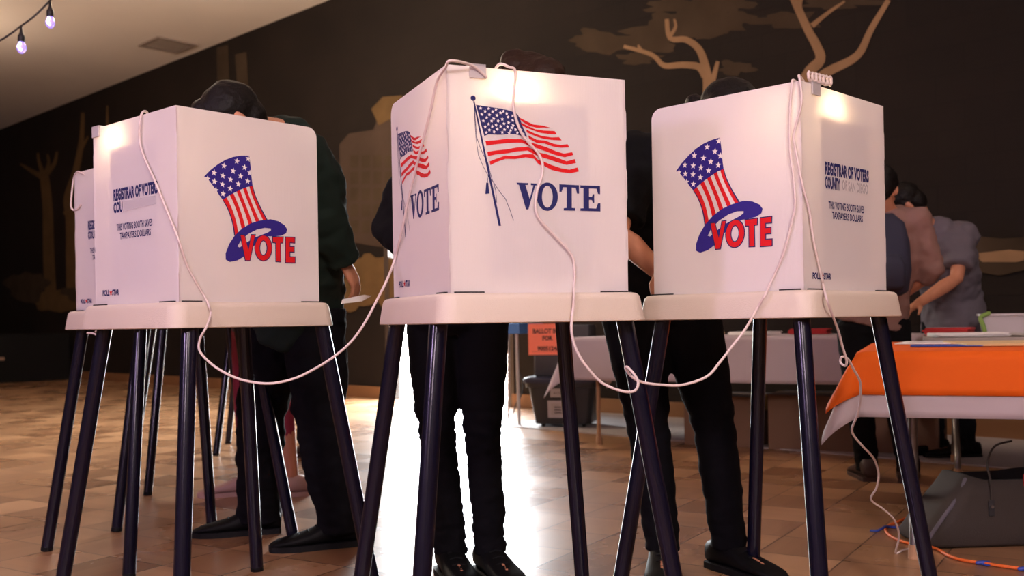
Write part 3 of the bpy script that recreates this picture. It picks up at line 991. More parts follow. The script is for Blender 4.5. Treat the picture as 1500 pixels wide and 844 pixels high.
LB, LR = on_panel(bl, 'back', 0.007), on_panel(bl, 'right', 0.007)
LT = on_panel(bl, 'right', 0.054)
CLf, CB, CT = on_panel(bc, 'left', 0.008), on_panel(bc, 'back', 0.008), on_panel(bc, 'back', 0.055)
RL, RB = on_panel(br, 'left', 0.008), on_panel(br, 'back', 0.008)
RLT, RBT = on_panel(br, 'left', 0.056), on_panel(br, 'back', 0.056)
GC = 'white lamp cords between the booths'
A = []
p = LB(206, 168); A += [p + Vector((0.02, 0.05, -0.03)), p + Vector((0.01, 0.02, 0.012))]
A += [LB(206, 172), LB(206, 215), LB(228, 268), LB(250, 322), LB(262, 352)]
A += [LR(274, 388), LR(288, 415), LR(300, 435), LT(306, 447), LT(309, 460)]
A += [at(303, 478, 2.70), at(293, 497, 2.70), at(293, 515, 2.70), at(312, 535, 2.70), at(335, 549, 2.69), at(360, 558, 2.69), at(395, 562, 2.68), at(430, 555, 2.68), at(460, 541, 2.68), at(490, 522, 2.68), at(515, 500, 2.68), at(535, 472, 2.68), at(552, 440, 2.68), at(566, 412, 2.68)]
A += [CLf(577, 384), CLf(587, 345), CLf(600, 285), CLf(617, 215), CLf(630, 165), CLf(640, 120), CLf(652, 100)]
q = CLf(660, 95); A += [q + Vector((0, 0.01, 0.012)), q + Vector((0.05, 0.06, 0.012)), q + Vector((0.08, 0.08, -0.01))]
cord('power_cord', A, 0.0034, 'cord', 'white cord sagging between the large left booth and the flag booth', 'cord', GC)
B = []
p = CB(735, 97); B += [p + Vector((-0.02, 0.03, -0.005)), p + Vector((-0.005, 0.012, 0.008)), CB(745, 98), CB(755, 106), CB(752, 154), CB(764, 195), CB(790, 227), CB(795, 253), CB(786, 284), CB(787, 315), CB(811, 344), CB(837, 373), CB(842, 399), CB(841, 418), CT(841, 432), CT(840, 450)]
B += [at(837, 478, 2.43), at(840, 500, 2.43), at(848, 520, 2.43), at(860, 538, 2.43), at(882, 561, 2.44), at(911, 573, 2.44), at(929, 573, 2.45), at(935, 562, 2.45), at(930, 550, 2.47), at(919, 538, 2.48), at(917, 541, 2.49), at(928, 554, 2.50), at(945, 561, 2.51), at(970, 564, 2.52), at(1000, 564, 2.54), at(1035, 552, 2.55), at(1055, 530, 2.56), at(1072, 508, 2.57), at(1090, 485, 2.58)]
B += [RLT(1107, 456), RLT(1121, 432), RL(1130, 412), RL(1148, 371), RL(1160, 325), RL(1165, 300), RL(1162, 258), RL(1157, 216), RL(1157, 163), RL(1160, 126)]
p = RL(1163, 121); B += [p + Vector((0, 0.008, 0.008)), p + Vector((0.02, 0.03, 0.004))]
cord('power_cord', B, 0.0034, 'cord', 'white cord looping from the flag booth across to the booth by the orange table', 'cord', GC)
D = []
p = RL(1172, 116); D += [p + Vector((0.02, 0.04, 0.005)), p + Vector((0.0, 0.01, 0.012)), RL(1172, 120), RL(1174, 153), RL(1163, 197), RL(1166, 221), RL(1175, 268), RB(1186, 310), RB(1192, 352), RB(1203, 404), RB(1206, 418), RBT(1210, 434), RBT(1217, 455)]
D += [at(1228, 485, 2.66), at(1234, 508, 2.70), at(1240, 528, 2.72), at(1238, 536, 2.73), at(1231, 531, 2.74), at(1233, 523, 2.75), at(1242, 526, 2.76), at(1251, 542, 2.80), at(1260, 560, 2.86), at(1260, 588, 2.94), at(1255, 610, 3.0), at(1248, 632, 3.08), at(1262, 652, 3.15), at(1280, 672, 3.22), at(1287, 695, 3.3), at(1284, 715, 3.36), at(1276, 732, 3.42), at(1294, 746, 3.47), at(1310, 762, 3.52), at(1317, 785, 3.60)]
F_ = lambda x, y: on_floor(x, y) + Vector((0, 0, 0.006))
D += [F_(1312, 812), F_(1318, 811), F_(1328, 807), F_(1345, 808), F_(1360, 812), F_(1366, 818), F_(1368, 828)]
cord('power_cord', D, 0.0034, 'cord', 'white cord hanging from the booth by the orange table down to the floor', 'cord', GC)
# bundled slack on the right booth's lamp
p0 = RB(1186, 116)
T_ = []
for k in range(60):
    a = k * 2 * math.pi / 11
    T_.append(p0 + Vector((0.006 + 0.0012 * k, 0.02 + 0.0010 * k, 0.012 + 0.004 * math.sin(k * 1.7))) + Vector((0.02 * math.cos(a) * 0.6, 0.02 * math.cos(a) * 0.6, 0.012 * math.sin(a))))
b = MB(); b.tube(T_, 0.004, 8, cap='round')
tag(b.build('cord_coil', 'cord', smooth=True, loc=T_[0]), 'bundled white cord bunched on top of the lamp by the orange table', 'cord', GC)
# loop of cord on the booth behind
bb = booths[0]
SB = on_panel(bb, 'back', 0.006)
L_ = [SB(122, 255), SB(113, 252), at(108, 262, 3.98), at(105, 285, 3.98), at(104, 302, 3.98), at(108, 308, 3.97), SB(114, 306), SB(118, 300)]
cord('cord_loop', L_, 0.0034, 'cord', 'short white cord looped over the edge of the second left booth', 'cord', GC)
K_ = [at(128, 488, 3.75), at(138, 489, 3.72), at(146, 494, 3.7), at(150, 490, 3.7), at(147, 482, 3.7), at(140, 486, 3.72), at(150, 478, 3.75)]
cord('cord_loop', K_, 0.0034, 'cord', 'knotted white cord end hanging under the tray of the second left booth', 'cord', GC)

# ------------------------------------------------------------------ string lights
sp = [at(-60, 78, 5.5), at(-10, 64, 5.5), at(15, 50, 5.5), at(31, 38, 5.5), at(50, 24, 5.5), at(73, 1, 5.5), at(95, -25, 5.5), at(150, -110, 5.5)]
st = empty('string_lights', sp[0])
b = MB(); b.tube(catmull([p - sp[0] for p in sp], 6), 0.0055, 8)
b.build('wire', 'wire', st, smooth=True)
for (px, py) in ((31, 38), (73, 1)):
    p = at(px, py, 5.5) - sp[0]
    b = MB()
    b.loft([[p + Vector((r * math.cos(k * math.pi / 8), r * math.sin(k * math.pi / 8), z)) for k in range(16)] for r, z in ((0.006, 0), (0.008, -0.03), (0.012, -0.045), (0.018, -0.055), (0.019, -0.085), (0.016, -0.088))])
    sk = b.build('bulb_socket', 'wire', st, smooth=True)
    b = MB()
    b.loft([[p + Vector((r * math.cos(k * math.pi / 8), r * math.sin(k * math.pi / 8), z)) for k in range(16)] for r, z in ((0.013, -0.088), (0.019, -0.098), (0.024, -0.115), (0.023, -0.13), (0.016, -0.143), (0.006, -0.15))])
    b.build('bulb', 'bulb', sk, smooth=True)
    b = MB(); b.tube([p + Vector((0.004, -0.026, -0.1)), p + Vector((-0.006, -0.026, -0.12)), p + Vector((0.006, -0.022, -0.136))], 0.005, 8, cap='round')
    b.build('filament', 'filament', sk, smooth=True)
tag(st, 'black string of violet light bulbs hanging under the ceiling', 'string lights')


# ------------------------------------------------------------------ people
def fuse(mb, name, m, parent=None, voxel=0.008, smooth=5, wrinkle=None, loc=None, seed=0):
    """Fuse overlapping closed shapes into one continuous surface."""
    me = bpy.data.meshes.new(name)
    me.from_pydata([tuple(v) for v in mb.v], [], mb.f)
    import bmesh
    bm = bmesh.new(); bm.from_mesh(me)
    bmesh.ops.recalc_face_normals(bm, faces=bm.faces[:])
    bm.to_mesh(me); bm.free()
    t = bpy.data.objects.new('fuse', me)
    C.objects.link(t)
    r = t.modifiers.new('r', 'REMESH'); r.mode = 'VOXEL'; r.voxel_size = voxel
    s = t.modifiers.new('s', 'SMOOTH'); s.iterations = smooth; s.factor = 0.5
    dg = bpy.context.evaluated_depsgraph_get()
    out = bpy.data.meshes.new_from_object(t.evaluated_get(dg))
    bpy.data.objects.remove(t); bpy.data.meshes.remove(me)
    out.name = name
    out.materials.clear()
    out.materials.append(M[m])
    off = Vector(loc) if loc is not None else Vector((0, 0, 0))
    if wrinkle:
        amp, sxy, sz = wrinkle[:3]
        zones = wrinkle[3] if len(wrinkle) > 3 else None     # heights at which the cloth bunches
        nv = [v.normal.copy() for v in out.vertices]
        for v, n in zip(out.vertices, nv):
            q = Vector((v.co.x * sxy + seed, v.co.y * sxy, v.co.z * sz))
            k = 1.0
            if zones:
                k = 0.35 + sum(math.exp(-((v.co.z - z) / w) ** 2) for z, w in zones) * 1.3
            v.co = v.co + n * (amp * k * (noise.noise(q) + 0.6 * noise.noise(q * 2.3)))
    for v in out.vertices:
        v.co = v.co - off
    out.polygons.foreach_set('use_smooth', [True] * len(out.polygons))
    o = bpy.data.objects.new(name, out)
    C.objects.link(o)
    if parent:
        o.parent = parent
    else:
        o.location = off
    return o


def ring_e(c, l, f, a, b_, n=20, p=2.4):
    R = []
    for k in range(n):
        t = 2 * math.pi * k / n
        x, y = math.cos(t), math.sin(t)
        R.append(c + l * (a * math.copysign(abs(x) ** (2 / p), x)) + f * (b_ * math.copysign(abs(y) ** (2 / p), y)))
    return R


def frame_fu(f, u):
    f = Vector(f).normalized()
    u = Vector(u)
    u = (u - f * u.dot(f)).normalized()
    r = f.cross(u)
    return Matrix((r, f, u)).transposed()       # columns: right, forward, up


def hand_into(mb, wrist, d, palm_n, side, curl=0.35, k=1.0):
    """Palm, four unequal bent fingers and a thumb leaving the side of the palm. d: along the hand; palm_n: out of the palm."""
    d = Vector(d).normalized()
    n = Vector(palm_n); n = (n - d * n.dot(d)).normalized()
    s = d.cross(n) * side                        # towards the thumb
    w = Vector(wrist)
    mb.loft([ring_e(w + d * (x * k), s, n, a * k, t * k, 14) for x, a, t in ((-0.02, 0.026, 0.020), (0.01, 0.030, 0.018), (0.045, 0.039, 0.016), (0.080, 0.041, 0.014), (0.092, 0.037, 0.011))])
    for i, (off, ln) in enumerate(((0.029, 0.072), (0.010, 0.080), (-0.010, 0.074), (-0.028, 0.058))):
        p = w + d * (0.085 * k) + s * (off * k)
        a = 0.12 + curl * 0.4
        P = [p - d * 0.012]
        dr = d.copy()
        P.append(p)
        for j, fr in enumerate((0.45, 0.30, 0.25)):
            a2 = curl * (1.0 + 0.15 * i)
            dr = (dr * math.cos(a2) + n * math.sin(a2) * 1.0).normalized()
            P.append(P[-1] + dr * ln * fr * k)
        mb.tube(P, [0.0095 * k, 0.0092 * k, 0.0088 * k, 0.008 * k, 0.0068 * k], 10, cap='round')
    p = w + d * 0.022 * k + s * 0.026 * k
    t1 = (d * 0.6 + s * 0.75 + n * 0.25).normalized()
    t2 = (d * 0.9 + s * 0.3 + n * 0.35).normalized()
    mb.tube([p - t1 * 0.01, p + t1 * 0.036 * k, p + t1 * 0.036 * k + t2 * 0.03 * k, p + t1 * 0.036 * k + t2 * 0.052 * k], [0.013 * k, 0.0115 * k, 0.010 * k, 0.0078 * k], 10, cap='round')


def head_into(mb, c, F, k=1.0):
    e = lambda x, y, z, rx, ry, rz: mb.ellipsoid(c + F @ Vector((x, y, z)) * k, rx * k, ry * k, rz * k, F)
    e(0, -0.008, 0.030, 0.076, 0.096, 0.086)
    e(0, 0.012, -0.030, 0.062, 0.076, 0.078)
    e(0, 0.030, -0.082, 0.040, 0.046, 0.032)
    e(0, 0.082, 0.016, 0.044, 0.014, 0.012)           # brow
    mb.tube([c + F @ Vector(p) * k for p in ((0, 0.083, 0.010), (0, 0.096, -0.012), (0, 0.108, -0.034))], [0.008 * k, 0.010 * k, 0.014 * k], 10, cap='round')
    e(0.015, 0.094, -0.036, 0.010, 0.010, 0.008); e(-0.015, 0.094, -0.036, 0.010, 0.010, 0.008)
    e(0, 0.086, -0.060, 0.024, 0.010, 0.006); e(0, 0.084, -0.070, 0.020, 0.010, 0.007)    # lips
    for s in (-1, 1):
        e(s * 0.032, 0.074, -0.002, 0.015, 0.012, 0.010)   # eyelids
        e(s * 0.050, 0.062, -0.030, 0.020, 0.016, 0.016)   # cheeks
        c2 = c + F @ Vector((s * 0.078, -0.008, -0.012)) * k
        mb.ellipsoid(c2, 0.010 * k, 0.020 * k, 0.033 * k, F @ Matrix.Rotation(-0.2, 3, 'X') @ Matrix.Rotation(s * 0.35, 3, 'Z'))


def shoe(parent, ankle, toe, m, k=1.0, sole='cap', loc=(0, 0, 0), upper=0.095):
    ankle, toe = Vector(ankle), Vector(toe)
    d = Vector((toe.x - ankle.x, toe.y - ankle.y, 0)).normalized()
    s = Vector((-d.y, d.x, 0))
    base = Vector((ankle.x, ankle.y, toe.z))
    L = 0.205 * k
    prof = [(-0.075, 0.026, 0.060), (-0.068, 0.034, 0.085), (-0.03, 0.040, upper), (0.02, 0.041, upper * 0.98), (0.06, 0.043, 0.078), (0.10, 0.048, 0.060), (0.15, 0.050, 0.047), (0.19, 0.042, 0.038), (0.215, 0.026, 0.028), (0.222, 0.012, 0.020)]
    b = MB()
    rings = []
    for x, w, h in prof:
        c = base + d * (x * k)
        R = []
        for q in range(16):
            a = math.pi * 2 * q / 16
            y = math.cos(a)
            z = math.sin(a)
            R.append(c + s * (w * k * math.copysign(abs(y) ** 0.7, y)) + Vector((0, 0, 0.018 + (h - 0.018) * k * (0.5 + 0.5 * math.copysign(abs(z) ** 0.8, z)))) - Vector(loc))
        rings.append(R)
    b.loft(rings)
    o = b.build('shoe', m, parent, smooth=True)
    b = MB()
    out = [(x * k, (w + 0.004) * k) for x, w, h in prof]
    poly = out + [(x, -w) for x, w in out[::-1]]
    b.slab(poly, lambda u, v, w: base + d * u + s * v + Vector((0, 0, 0.022 * w)) - Vector(loc))
    b.build('sole', sole, o)
    b = MB()
    for q in range(4):
        c = base + d * ((0.045 + 0.028 * q) * k) + Vector((0, 0, (0.084 - 0.012 * q) * k - 0.004)) - Vector(loc)
        b.tube([c - s * 0.022, c + Vector((0, 0, 0.005)), c + s * 0.022], 0.003, 6)
    b.build('lace', sole, o)
    return o


def person(J, label, st):
    """J: joints in the world. st: colours of the clothes. The body is one surface; hair and clothes are its children."""
    loc = Vector((J['pelvis'].x, J['pelvis'].y, 0))
    k = st.get('scale', 1.0)
    spine = [J['pelvis'], J['waist'], J['chest'], J['neck']]
    lp, ls = J['lat_p'].normalized(), J['lat_s'].normalized()

    def torso(mb, g, hem=0.0, top=True, wid=1.0, dep=1.0):
        up = (J['waist'] - J['pelvis']).normalized()
        rows = []
        if hem:
            rows.append((J['pelvis'] - up * hem, lp, 0.168 * k * wid + g * 1.3, 0.118 * k * dep + g * 1.3))
        rows += [(J['pelvis'] - up * (0.06 if not hem else 0.0), lp, 0.165 * k * wid + g, 0.112 * k * dep + g),
                 (J['waist'], (lp * 0.6 + ls * 0.4).normalized(), 0.142 * k * wid + g, 0.102 * k * dep + g),
                 (J['waist'].lerp(J['chest'], 0.55), (lp * 0.35 + ls * 0.65).normalized(), 0.152 * k * wid + g, 0.110 * k * dep + g),
                 (J['chest'], ls, 0.165 * k * wid + g, 0.116 * k * dep + g),
                 (J['chest'].lerp(J['neck'], 0.55), ls, 0.150 * k + g * 1.25, 0.098 * k + g * 1.3),
                 (J['chest'].lerp(J['neck'], 0.85), ls, 0.098 * k + g * 1.2, 0.080 * k + g * 1.3)]
        if top:
            rows.append((J['neck'], ls, 0.056 * k + g * 0.5, 0.056 * k + g * 0.5))
        R = []
        for i, (c, l, a, b_) in enumerate(rows):
            a0, a1 = rows[max(0, i - 1)][0], rows[min(len(rows) - 1, i + 1)][0]
            t = (a1 - a0).normalized()
            l2 = (l - t * l.dot(t)).normalized()
            R.append(ring_e(c, l2, t.cross(l2), a, b_))
        mb.loft(R)

    HF = frame_fu(J['head_f'], J['head_u'])
    # body
    b = MB()
    torso(b, 0.0)
    b.tube([J['neck'] - (J['neck'] - J['chest']).normalized() * 0.03, J['head'] + HF @ Vector((0, -0.03, -0.05))], [0.058 * k, 0.052 * k], 14, cap='round')
    head_into(b, J['head'], HF, k)
    for sd, (sh, el, wr) in (('L', J['arm_l']), ('R', J['arm_r'])):
        b.tube([sh, sh.lerp(el, 0.4), el, el.lerp(wr, 0.35), wr], [0.052 * k, 0.047 * k, 0.038 * k, 0.041 * k, 0.027 * k], 14, cap='round')
        d = J.get('hand_' + sd.lower(), (wr - el))
        pn = J.get('palm_' + sd.lower(), Vector((0, 0, -1)))
        hand_into(b, wr, d, pn, 1 if sd == 'L' else -1, J.get('curl', 0.35), k)
    for hp, kn, an, to in (J['leg_l'], J['leg_r']):
        b.tube([hp, hp.lerp(kn, 0.5), kn, kn.lerp(an, 0.35), an, Vector((an.x, an.y, 0.06))], [0.085 * k, 0.07 * k, 0.05 * k, 0.052 * k, 0.036 * k, 0.036 * k], 14, cap='round')
        dd = Vector((to.x - an.x, to.y - an.y, 0)).normalized()
        a0 = Vector((an.x, an.y, 0.055))
        b.tube([a0 - dd * 0.04, a0 + dd * 0.06, Vector((an.x, an.y, 0.040)) + dd * 0.16 * k], [0.026, 0.027, 0.016], 12, cap='round')
    body = fuse(b, 'person', 'skin', None, st.get('voxel', 0.008), 3, None, loc)
    tag(body, label, 'person')
    # hair
    if st.get('hair'):
        b = MB()
        e = lambda x, y, z, rx, ry, rz: b.ellipsoid(J['head'] + HF @ Vector((x, y, z)) * k, rx * k, ry * k, rz * k, HF, 20, 12)
        e(0, -0.018, 0.040, 0.088, 0.104, 0.092)
        e(0, -0.055, -0.015, 0.072, 0.062, 0.075)
        e(0.02, 0.045, 0.088, 0.055, 0.05, 0.035)
        for q in st.get('locks', ()):
            e(*q)
        fuse(b, 'hair', st['hair'], body, 0.007, 2, (0.005, 16, 26), loc, 3)
    # shirt
    b = MB()
    g = st.get('loose', 0.018)
    torso(b, g, st.get('hem', 0.06), True, st.get('wid', 1.0), st.get('dep', 1.0))
    for sh, el, wr in (J['arm_l'], J['arm_r']):
        f = st.get('sleeve', 0.85)                   # 1.0 = to the elbow, 2.0 = to the wrist
        P, r = [sh.lerp(J['chest'].lerp(J['neck'], 0.5), 0.4), sh], [0.068 * k + g, 0.064 * k + g]
        if f <= 1:
            P += [sh.lerp(el, f * 0.5), sh.lerp(el, f)]; r += [0.056 * k + g, 0.054 * k + g]
        else:
            P += [sh.lerp(el, 0.5), el, el.lerp(wr, (f - 1) * 0.5), el.lerp(wr, f - 1)]
            r += [0.053 * k + g, 0.047 * k + g, 0.046 * k + g * 0.8, 0.036 * k + g * 0.7]
        b.tube(P, r, 16, cap='flat')
        q = 0.066 * k + g
        b.ellipsoid(sh, q, q, q)
    fuse(b, st.get('top_name', 'shirt'), st['top'], body, 0.011, 5, (0.013, 9, 13), loc, 11)
    # trousers
    b = MB()
    lr = st.get('leg_r', (0.104, 0.086, 0.068, 0.066, 0.058))
    R = []
    up = (J['waist'] - J['pelvis']).normalized()
    for c, a, b_ in ((J['waist'].lerp(J['pelvis'], 0.35), 0.150 * k, 0.112 * k), (J['pelvis'], 0.178 * k, 0.128 * k), (J['pelvis'] - Vector((0, 0, 0.08)), 0.175 * k, 0.122 * k), (J['pelvis'] - Vector((0, 0, 0.12)), 0.120 * k, 0.08 * k)):
        R.append(ring_e(c, lp, up.cross(lp), a, b_))
    b.loft(R)
    for hp, kn, an, to in (J['leg_l'], J['leg_r']):
        f = st.get('leg_to', 1.0)
        end = kn.lerp(an, f)
        b.tube([hp, hp.lerp(kn, 0.5), kn, kn.lerp(end, 0.4), end] + ([end - Vector((0, 0, 0.045))] if f == 1.0 else []), [x * k for x in lr] + ([lr[4] * 1.04 * k] if f == 1.0 else []), 18, cap='flat')
    fuse(b, st.get('bottom_name', 'trousers'), st['bottom'], body, 0.010, 3, st.get('wrinkle', (0.0045, 11, 22, ((0.5, 0.16), (0.15, 0.12)))), loc, 29)
    for hp, kn, an, to in (J['leg_l'], J['leg_r']):
        shoe(body, an, to, st['shoe'], st.get('shoe_k', 1.15), st.get('sole', 'cap'), loc, st.get('upper', 0.095))
    return body


V = Vector
# voter bent over the large left booth, in a dark green shirt
J = dict(pelvis=V((-0.84, 3.93, 0.98)), waist=V((-0.80, 3.80, 1.14)), chest=V((-0.78, 3.62, 1.385)), neck=V((-0.825, 3.46, 1.555)),
         head=V((-0.925, 3.37, 1.555)), head_f=V((-0.72, -0.35, -0.62)), head_u=V((-0.55, -0.25, 0.8)),
         lat_p=V((0.55, -0.83, 0)), lat_s=V((0.62, -0.78, 0)),
         arm_l=(V((-0.735, 3.46, 1.445)), V((-0.665, 3.60, 1.25)), V((-0.612, 3.70, 1.10))), arm_r=(V((-0.95, 3.74, 1.50)), V((-1.14, 3.56, 1.22)), V((-1.08, 3.30, 1.02))),
         hand_l=V((0.35, 0.25, -0.75)), palm_l=V((-1, 0.2, 0)),
         leg_l=(V((-0.77, 3.90, 0.93)), V((-0.755, 3.93, 0.52)), V((-0.695, 3.97, 0.10)), V((-0.9, 3.90, 0))),
         leg_r=(V((-0.93, 3.99, 0.93)), V((-1.03, 4.10, 0.50)), V((-1.08, 4.24, 0.09)), V((-1.33, 4.18, 0))))
v1 = person(J, 'person in a dark green shirt bent over the large left voting booth, ear showing', dict(
    hair='hair_black', top='green', bottom='denim', shoe='blackshoe', sleeve=2.0, loose=0.032, hem=0.10, dep=1.25,
    leg_r=(0.128, 0.118, 0.100, 0.098, 0.088), wrinkle=(0.012, 9, 14), shoe_k=1.22, voxel=0.0065))
# small folded paper in that hand
pp = at(521, 440, 3.66)
b = MB()
b.slab([(-0.05, -0.012), (0.02, -0.004), (0.055, 0.016), (0.03, 0.02), (-0.045, 0.004)], lambda u, v_, w: pp + V((u, 0.01 * w + u * 0.4, v_)))
tag(b.build('folded_paper', 'paper', loc=pp), 'folded white paper held low by the person in the green shirt', 'paper')

# voter behind the flag booth
J = dict(pelvis=V((-0.185, 3.44, 0.97)), waist=V((-0.17, 3.40, 1.12)), chest=V((-0.10, 3.30, 1.33)), neck=V((0.01, 3.18, 1.51)),
         head=V((0.07, 3.08, 1.556)), head_f=V((0.15, -0.75, -0.62)), head_u=V((0.1, -0.6, 0.8)),
         lat_p=V((-1, -0.25, 0)), lat_s=V((-0.93, -0.38, -0.05)),
         arm_l=(V((0.10, 3.30, 1.45)), V((0.20, 3.12, 1.20)), V((0.10, 2.86, 1.03))), arm_r=(V((-0.27, 3.30, 1.42)), V((-0.385, 3.24, 1.18)), V((-0.20, 2.98, 1.05))),
         leg_l=(V((-0.10, 3.43, 0.92)), V((-0.105, 3.40, 0.50)), V((-0.088, 3.46, 0.12)), V((0.0, 3.24, 0))),
         leg_r=(V((-0.275, 3.45, 0.92)), V((-0.262, 3.42, 0.50)), V((-0.225, 3.46, 0.12)), V((-0.16, 3.25, 0))))
v2 = person(J, 'person in a black jacket and tight black jeans behind the flag booth', dict(
    hair='hair_brown', top='black_cloth', top_name='jacket', bottom='denim', shoe='blackshoe', sleeve=1.95, loose=0.022, hem=0.05,
    leg_r=(0.092, 0.084, 0.063, 0.061, 0.055), wrinkle=(0.0062, 14, 34, ((0.50, 0.14), (0.16, 0.12))), locks=((-0.03, 0.03, 0.10, 0.06, 0.06, 0.04), (0.05, -0.04, 0.09, 0.05, 0.06, 0.04))))

# voter behind the booth next to the orange table
J = dict(pelvis=V((0.52, 3.52, 0.97)), waist=V((0.54, 3.50, 1.12)), chest=V((0.585, 3.42, 1.33)), neck=V((0.66, 3.33, 1.50)),
         head=V((0.715, 3.24, 1.508)), head_f=V((-0.25, -0.75, -0.62)), head_u=V((-0.2, -0.5, 0.8)),
         lat_p=V((-1, 0.0, 0)), lat_s=V((-0.97, -0.1, -0.05)),
         arm_l=(V((0.76, 3.40, 1.44)), V((0.90, 3.20, 1.22)), V((0.82, 3.0, 1.02))), arm_r=(V((0.425, 3.38, 1.42)), V((0.345, 3.26, 1.155)), V((0.452, 3.06, 1.012))),
         palm_r=V((0.1, 0.1, -1)),
         leg_l=(V((0.61, 3.52, 0.92)), V((0.69, 3.46, 0.49)), V((0.735, 3.48, 0.12)), V((0.86, 3.28, 0))),
         leg_r=(V((0.42, 3.52, 0.92)), V((0.465, 3.47, 0.49)), V((0.505, 3.47, 0.12)), V((0.47, 3.24, 0))))
v3 = person(J, 'person in a black shirt and black jeans with one bare forearm on the right-hand booth', dict(
    hair='hair_black', top='black_cloth', bottom='denim', shoe='blackshoe', sleeve=0.85, loose=0.024, hem=0.06, voxel=0.006,
    leg_r=(0.116, 0.098, 0.072, 0.070, 0.060), locks=((0.11, -0.02, 0.05, 0.035, 0.045, 0.04), (0.0, 0.0, 0.07, 0.09, 0.09, 0.07))))

# two people at the table further back
J = dict(pelvis=V((1.90, 5.30, 0.88)), waist=V((1.93, 5.27, 1.02)), chest=V((1.97, 5.22, 1.24)), neck=V((1.93, 5.17, 1.42)),
         head=V((1.895, 5.14, 1.515)), head_f=V((0.35, 0.75, -0.25)), head_u=V((0.1, 0.2, 0.9)),
         lat_p=V((0.95, -0.3, 0)), lat_s=V((0.95, -0.3, 0)),
         arm_l=(V((1.79, 5.28, 1.35)), V((1.76, 5.38, 1.09)), V((1.92, 5.56, 0.98))), arm_r=(V((2.065, 5.12, 1.34)), V((2.15, 5.14, 1.10)), V((2.05, 5.36, 0.96))),
         leg_l=(V((1.82, 5.32, 0.84)), V((1.84, 5.36, 0.45)), V((1.88, 5.37, 0.09)), V((1.9, 5.6, 0))),
         leg_r=(V((1.98, 5.28, 0.84)), V((2.02, 5.30, 0.45)), V((2.07, 5.30, 0.09)), V((2.15, 5.5, 0))))
v4 = person(J, 'person in a dusty pink shirt with a navy backpack standing by the orange table', dict(
    hair='hair_black', top='pink_cloth', bottom='black_cloth', shoe='brownshoe', sole='brownshoe', sleeve=1.3, loose=0.02, hem=0.05, scale=0.95, upper=0.13,
    leg_r=(0.112, 0.098, 0.076, 0.072, 0.062)))
bp = empty('backpack', (1.835, 5.02, 0.97), math.radians(-12))
b = MB()
b.loft([[V((x, y, z)) for x, y in [(p[0] + 0.0, p[1] + dy) for p in rrect(w, d, min(w, d) * 0.6, 4)]] for z, w, d, dy in ((0, 0.10, 0.05, 0), (0.02, 0.13, 0.075, 0), (0.12, 0.145, 0.095, -0.01), (0.26, 0.140, 0.085, 0), (0.36, 0.12, 0.065, 0.01), (0.41, 0.07, 0.035, 0.02))])
b.build('main_bag', 'navy_cloth', bp, smooth=True)
b = MB()
b.loft([[V((x, y - 0.10, z)) for x, y in rrect(w, d, min(w, d) * 0.6, 4)] for z, w, d in ((0.03, 0.08, 0.02), (0.05, 0.105, 0.04), (0.15, 0.105, 0.045), (0.20, 0.08, 0.02))])
b.build('front_pocket', 'navy_cloth', bp, smooth=True)
for s in (-1, 1):
    b = MB(); b.tube([V((s * 0.07, 0.05, 0.36)), V((s * 0.08, 0.10, 0.42)), V((s * 0.09, 0.20, 0.42)), V((s * 0.11, 0.33, 0.30)), V((s * 0.12, 0.26, 0.14)), V((s * 0.11, 0.08, 0.06))], 0.014, 8)
    b.build('strap', 'navy_cloth', bp, smooth=True)
tag(bp, 'navy backpack worn by the person in the dusty pink shirt', 'backpack')

J = dict(pelvis=V((2.710, 6.180, 0.86)), waist=V((2.690, 6.150, 1.00)), chest=V((2.580, 6.030, 1.20)), neck=V((2.450, 5.950, 1.41)),
         head=V((2.315, 5.890, 1.515)), head_f=V((-0.55, 0.25, -0.6)), head_u=V((-0.5, 0.1, 0.8)),
         lat_p=V((0.3, -0.95, 0)), lat_s=V((0.5, -0.85, 0)),
         arm_l=(V((2.650, 5.910, 1.33)), V((2.560, 5.790, 1.08)), V((2.300, 5.690, 0.94))), arm_r=(V((2.430, 6.210, 1.32)), V((2.310, 6.230, 1.08)), V((2.150, 5.990, 0.95))),
         leg_l=(V((2.750, 6.100, 0.82)), V((2.730, 6.110, 0.44)), V((2.750, 6.130, 0.09)), V((2.530, 6.130, 0))),
         leg_r=(V((2.650, 6.250, 0.82)), V((2.610, 6.270, 0.44)), V((2.630, 6.290, 0.09)), V((2.430, 6.230, 0))))
v5 = person(J, 'person in a grey t-shirt with short black hair leaning over the table', dict(
    hair='hair_black', top='grey_cloth', bottom='black_cloth', shoe='blackshoe', sleeve=0.75, loose=0.030, hem=0.14, wid=1.04, dep=1.12))

# two people standing beyond the left booths, mostly hidden by them
J = dict(pelvis=V((-1.33, 5.22, 0.90)), waist=V((-1.33, 5.20, 1.04)), chest=V((-1.34, 5.16, 1.25)), neck=V((-1.36, 5.12, 1.42)),
         head=V((-1.40, 5.06, 1.52)), head_f=V((-0.9, -0.2, -0.25)), head_u=V((-0.2, 0, 1)),
         lat_p=V((0.25, -0.95, 0)), lat_s=V((0.25, -0.95, 0)),
         arm_l=(V((-1.30, 4.99, 1.34)), V((-1.30, 4.96, 1.10)), V((-1.48, 4.98, 0.98))), arm_r=(V((-1.40, 5.30, 1.34)), V((-1.42, 5.34, 1.10)), V((-1.58, 5.24, 0.98))),
         leg_l=(V((-1.24, 5.16, 0.86)), V((-1.18, 5.15, 0.46)), V((-1.14, 5.16, 0.09)), V((-1.36, 5.12, 0))),
         leg_r=(V((-1.38, 5.28, 0.86)), V((-1.40, 5.24, 0.46)), V((-1.38, 5.22, 0.09)), V((-1.6, 5.16, 0))))
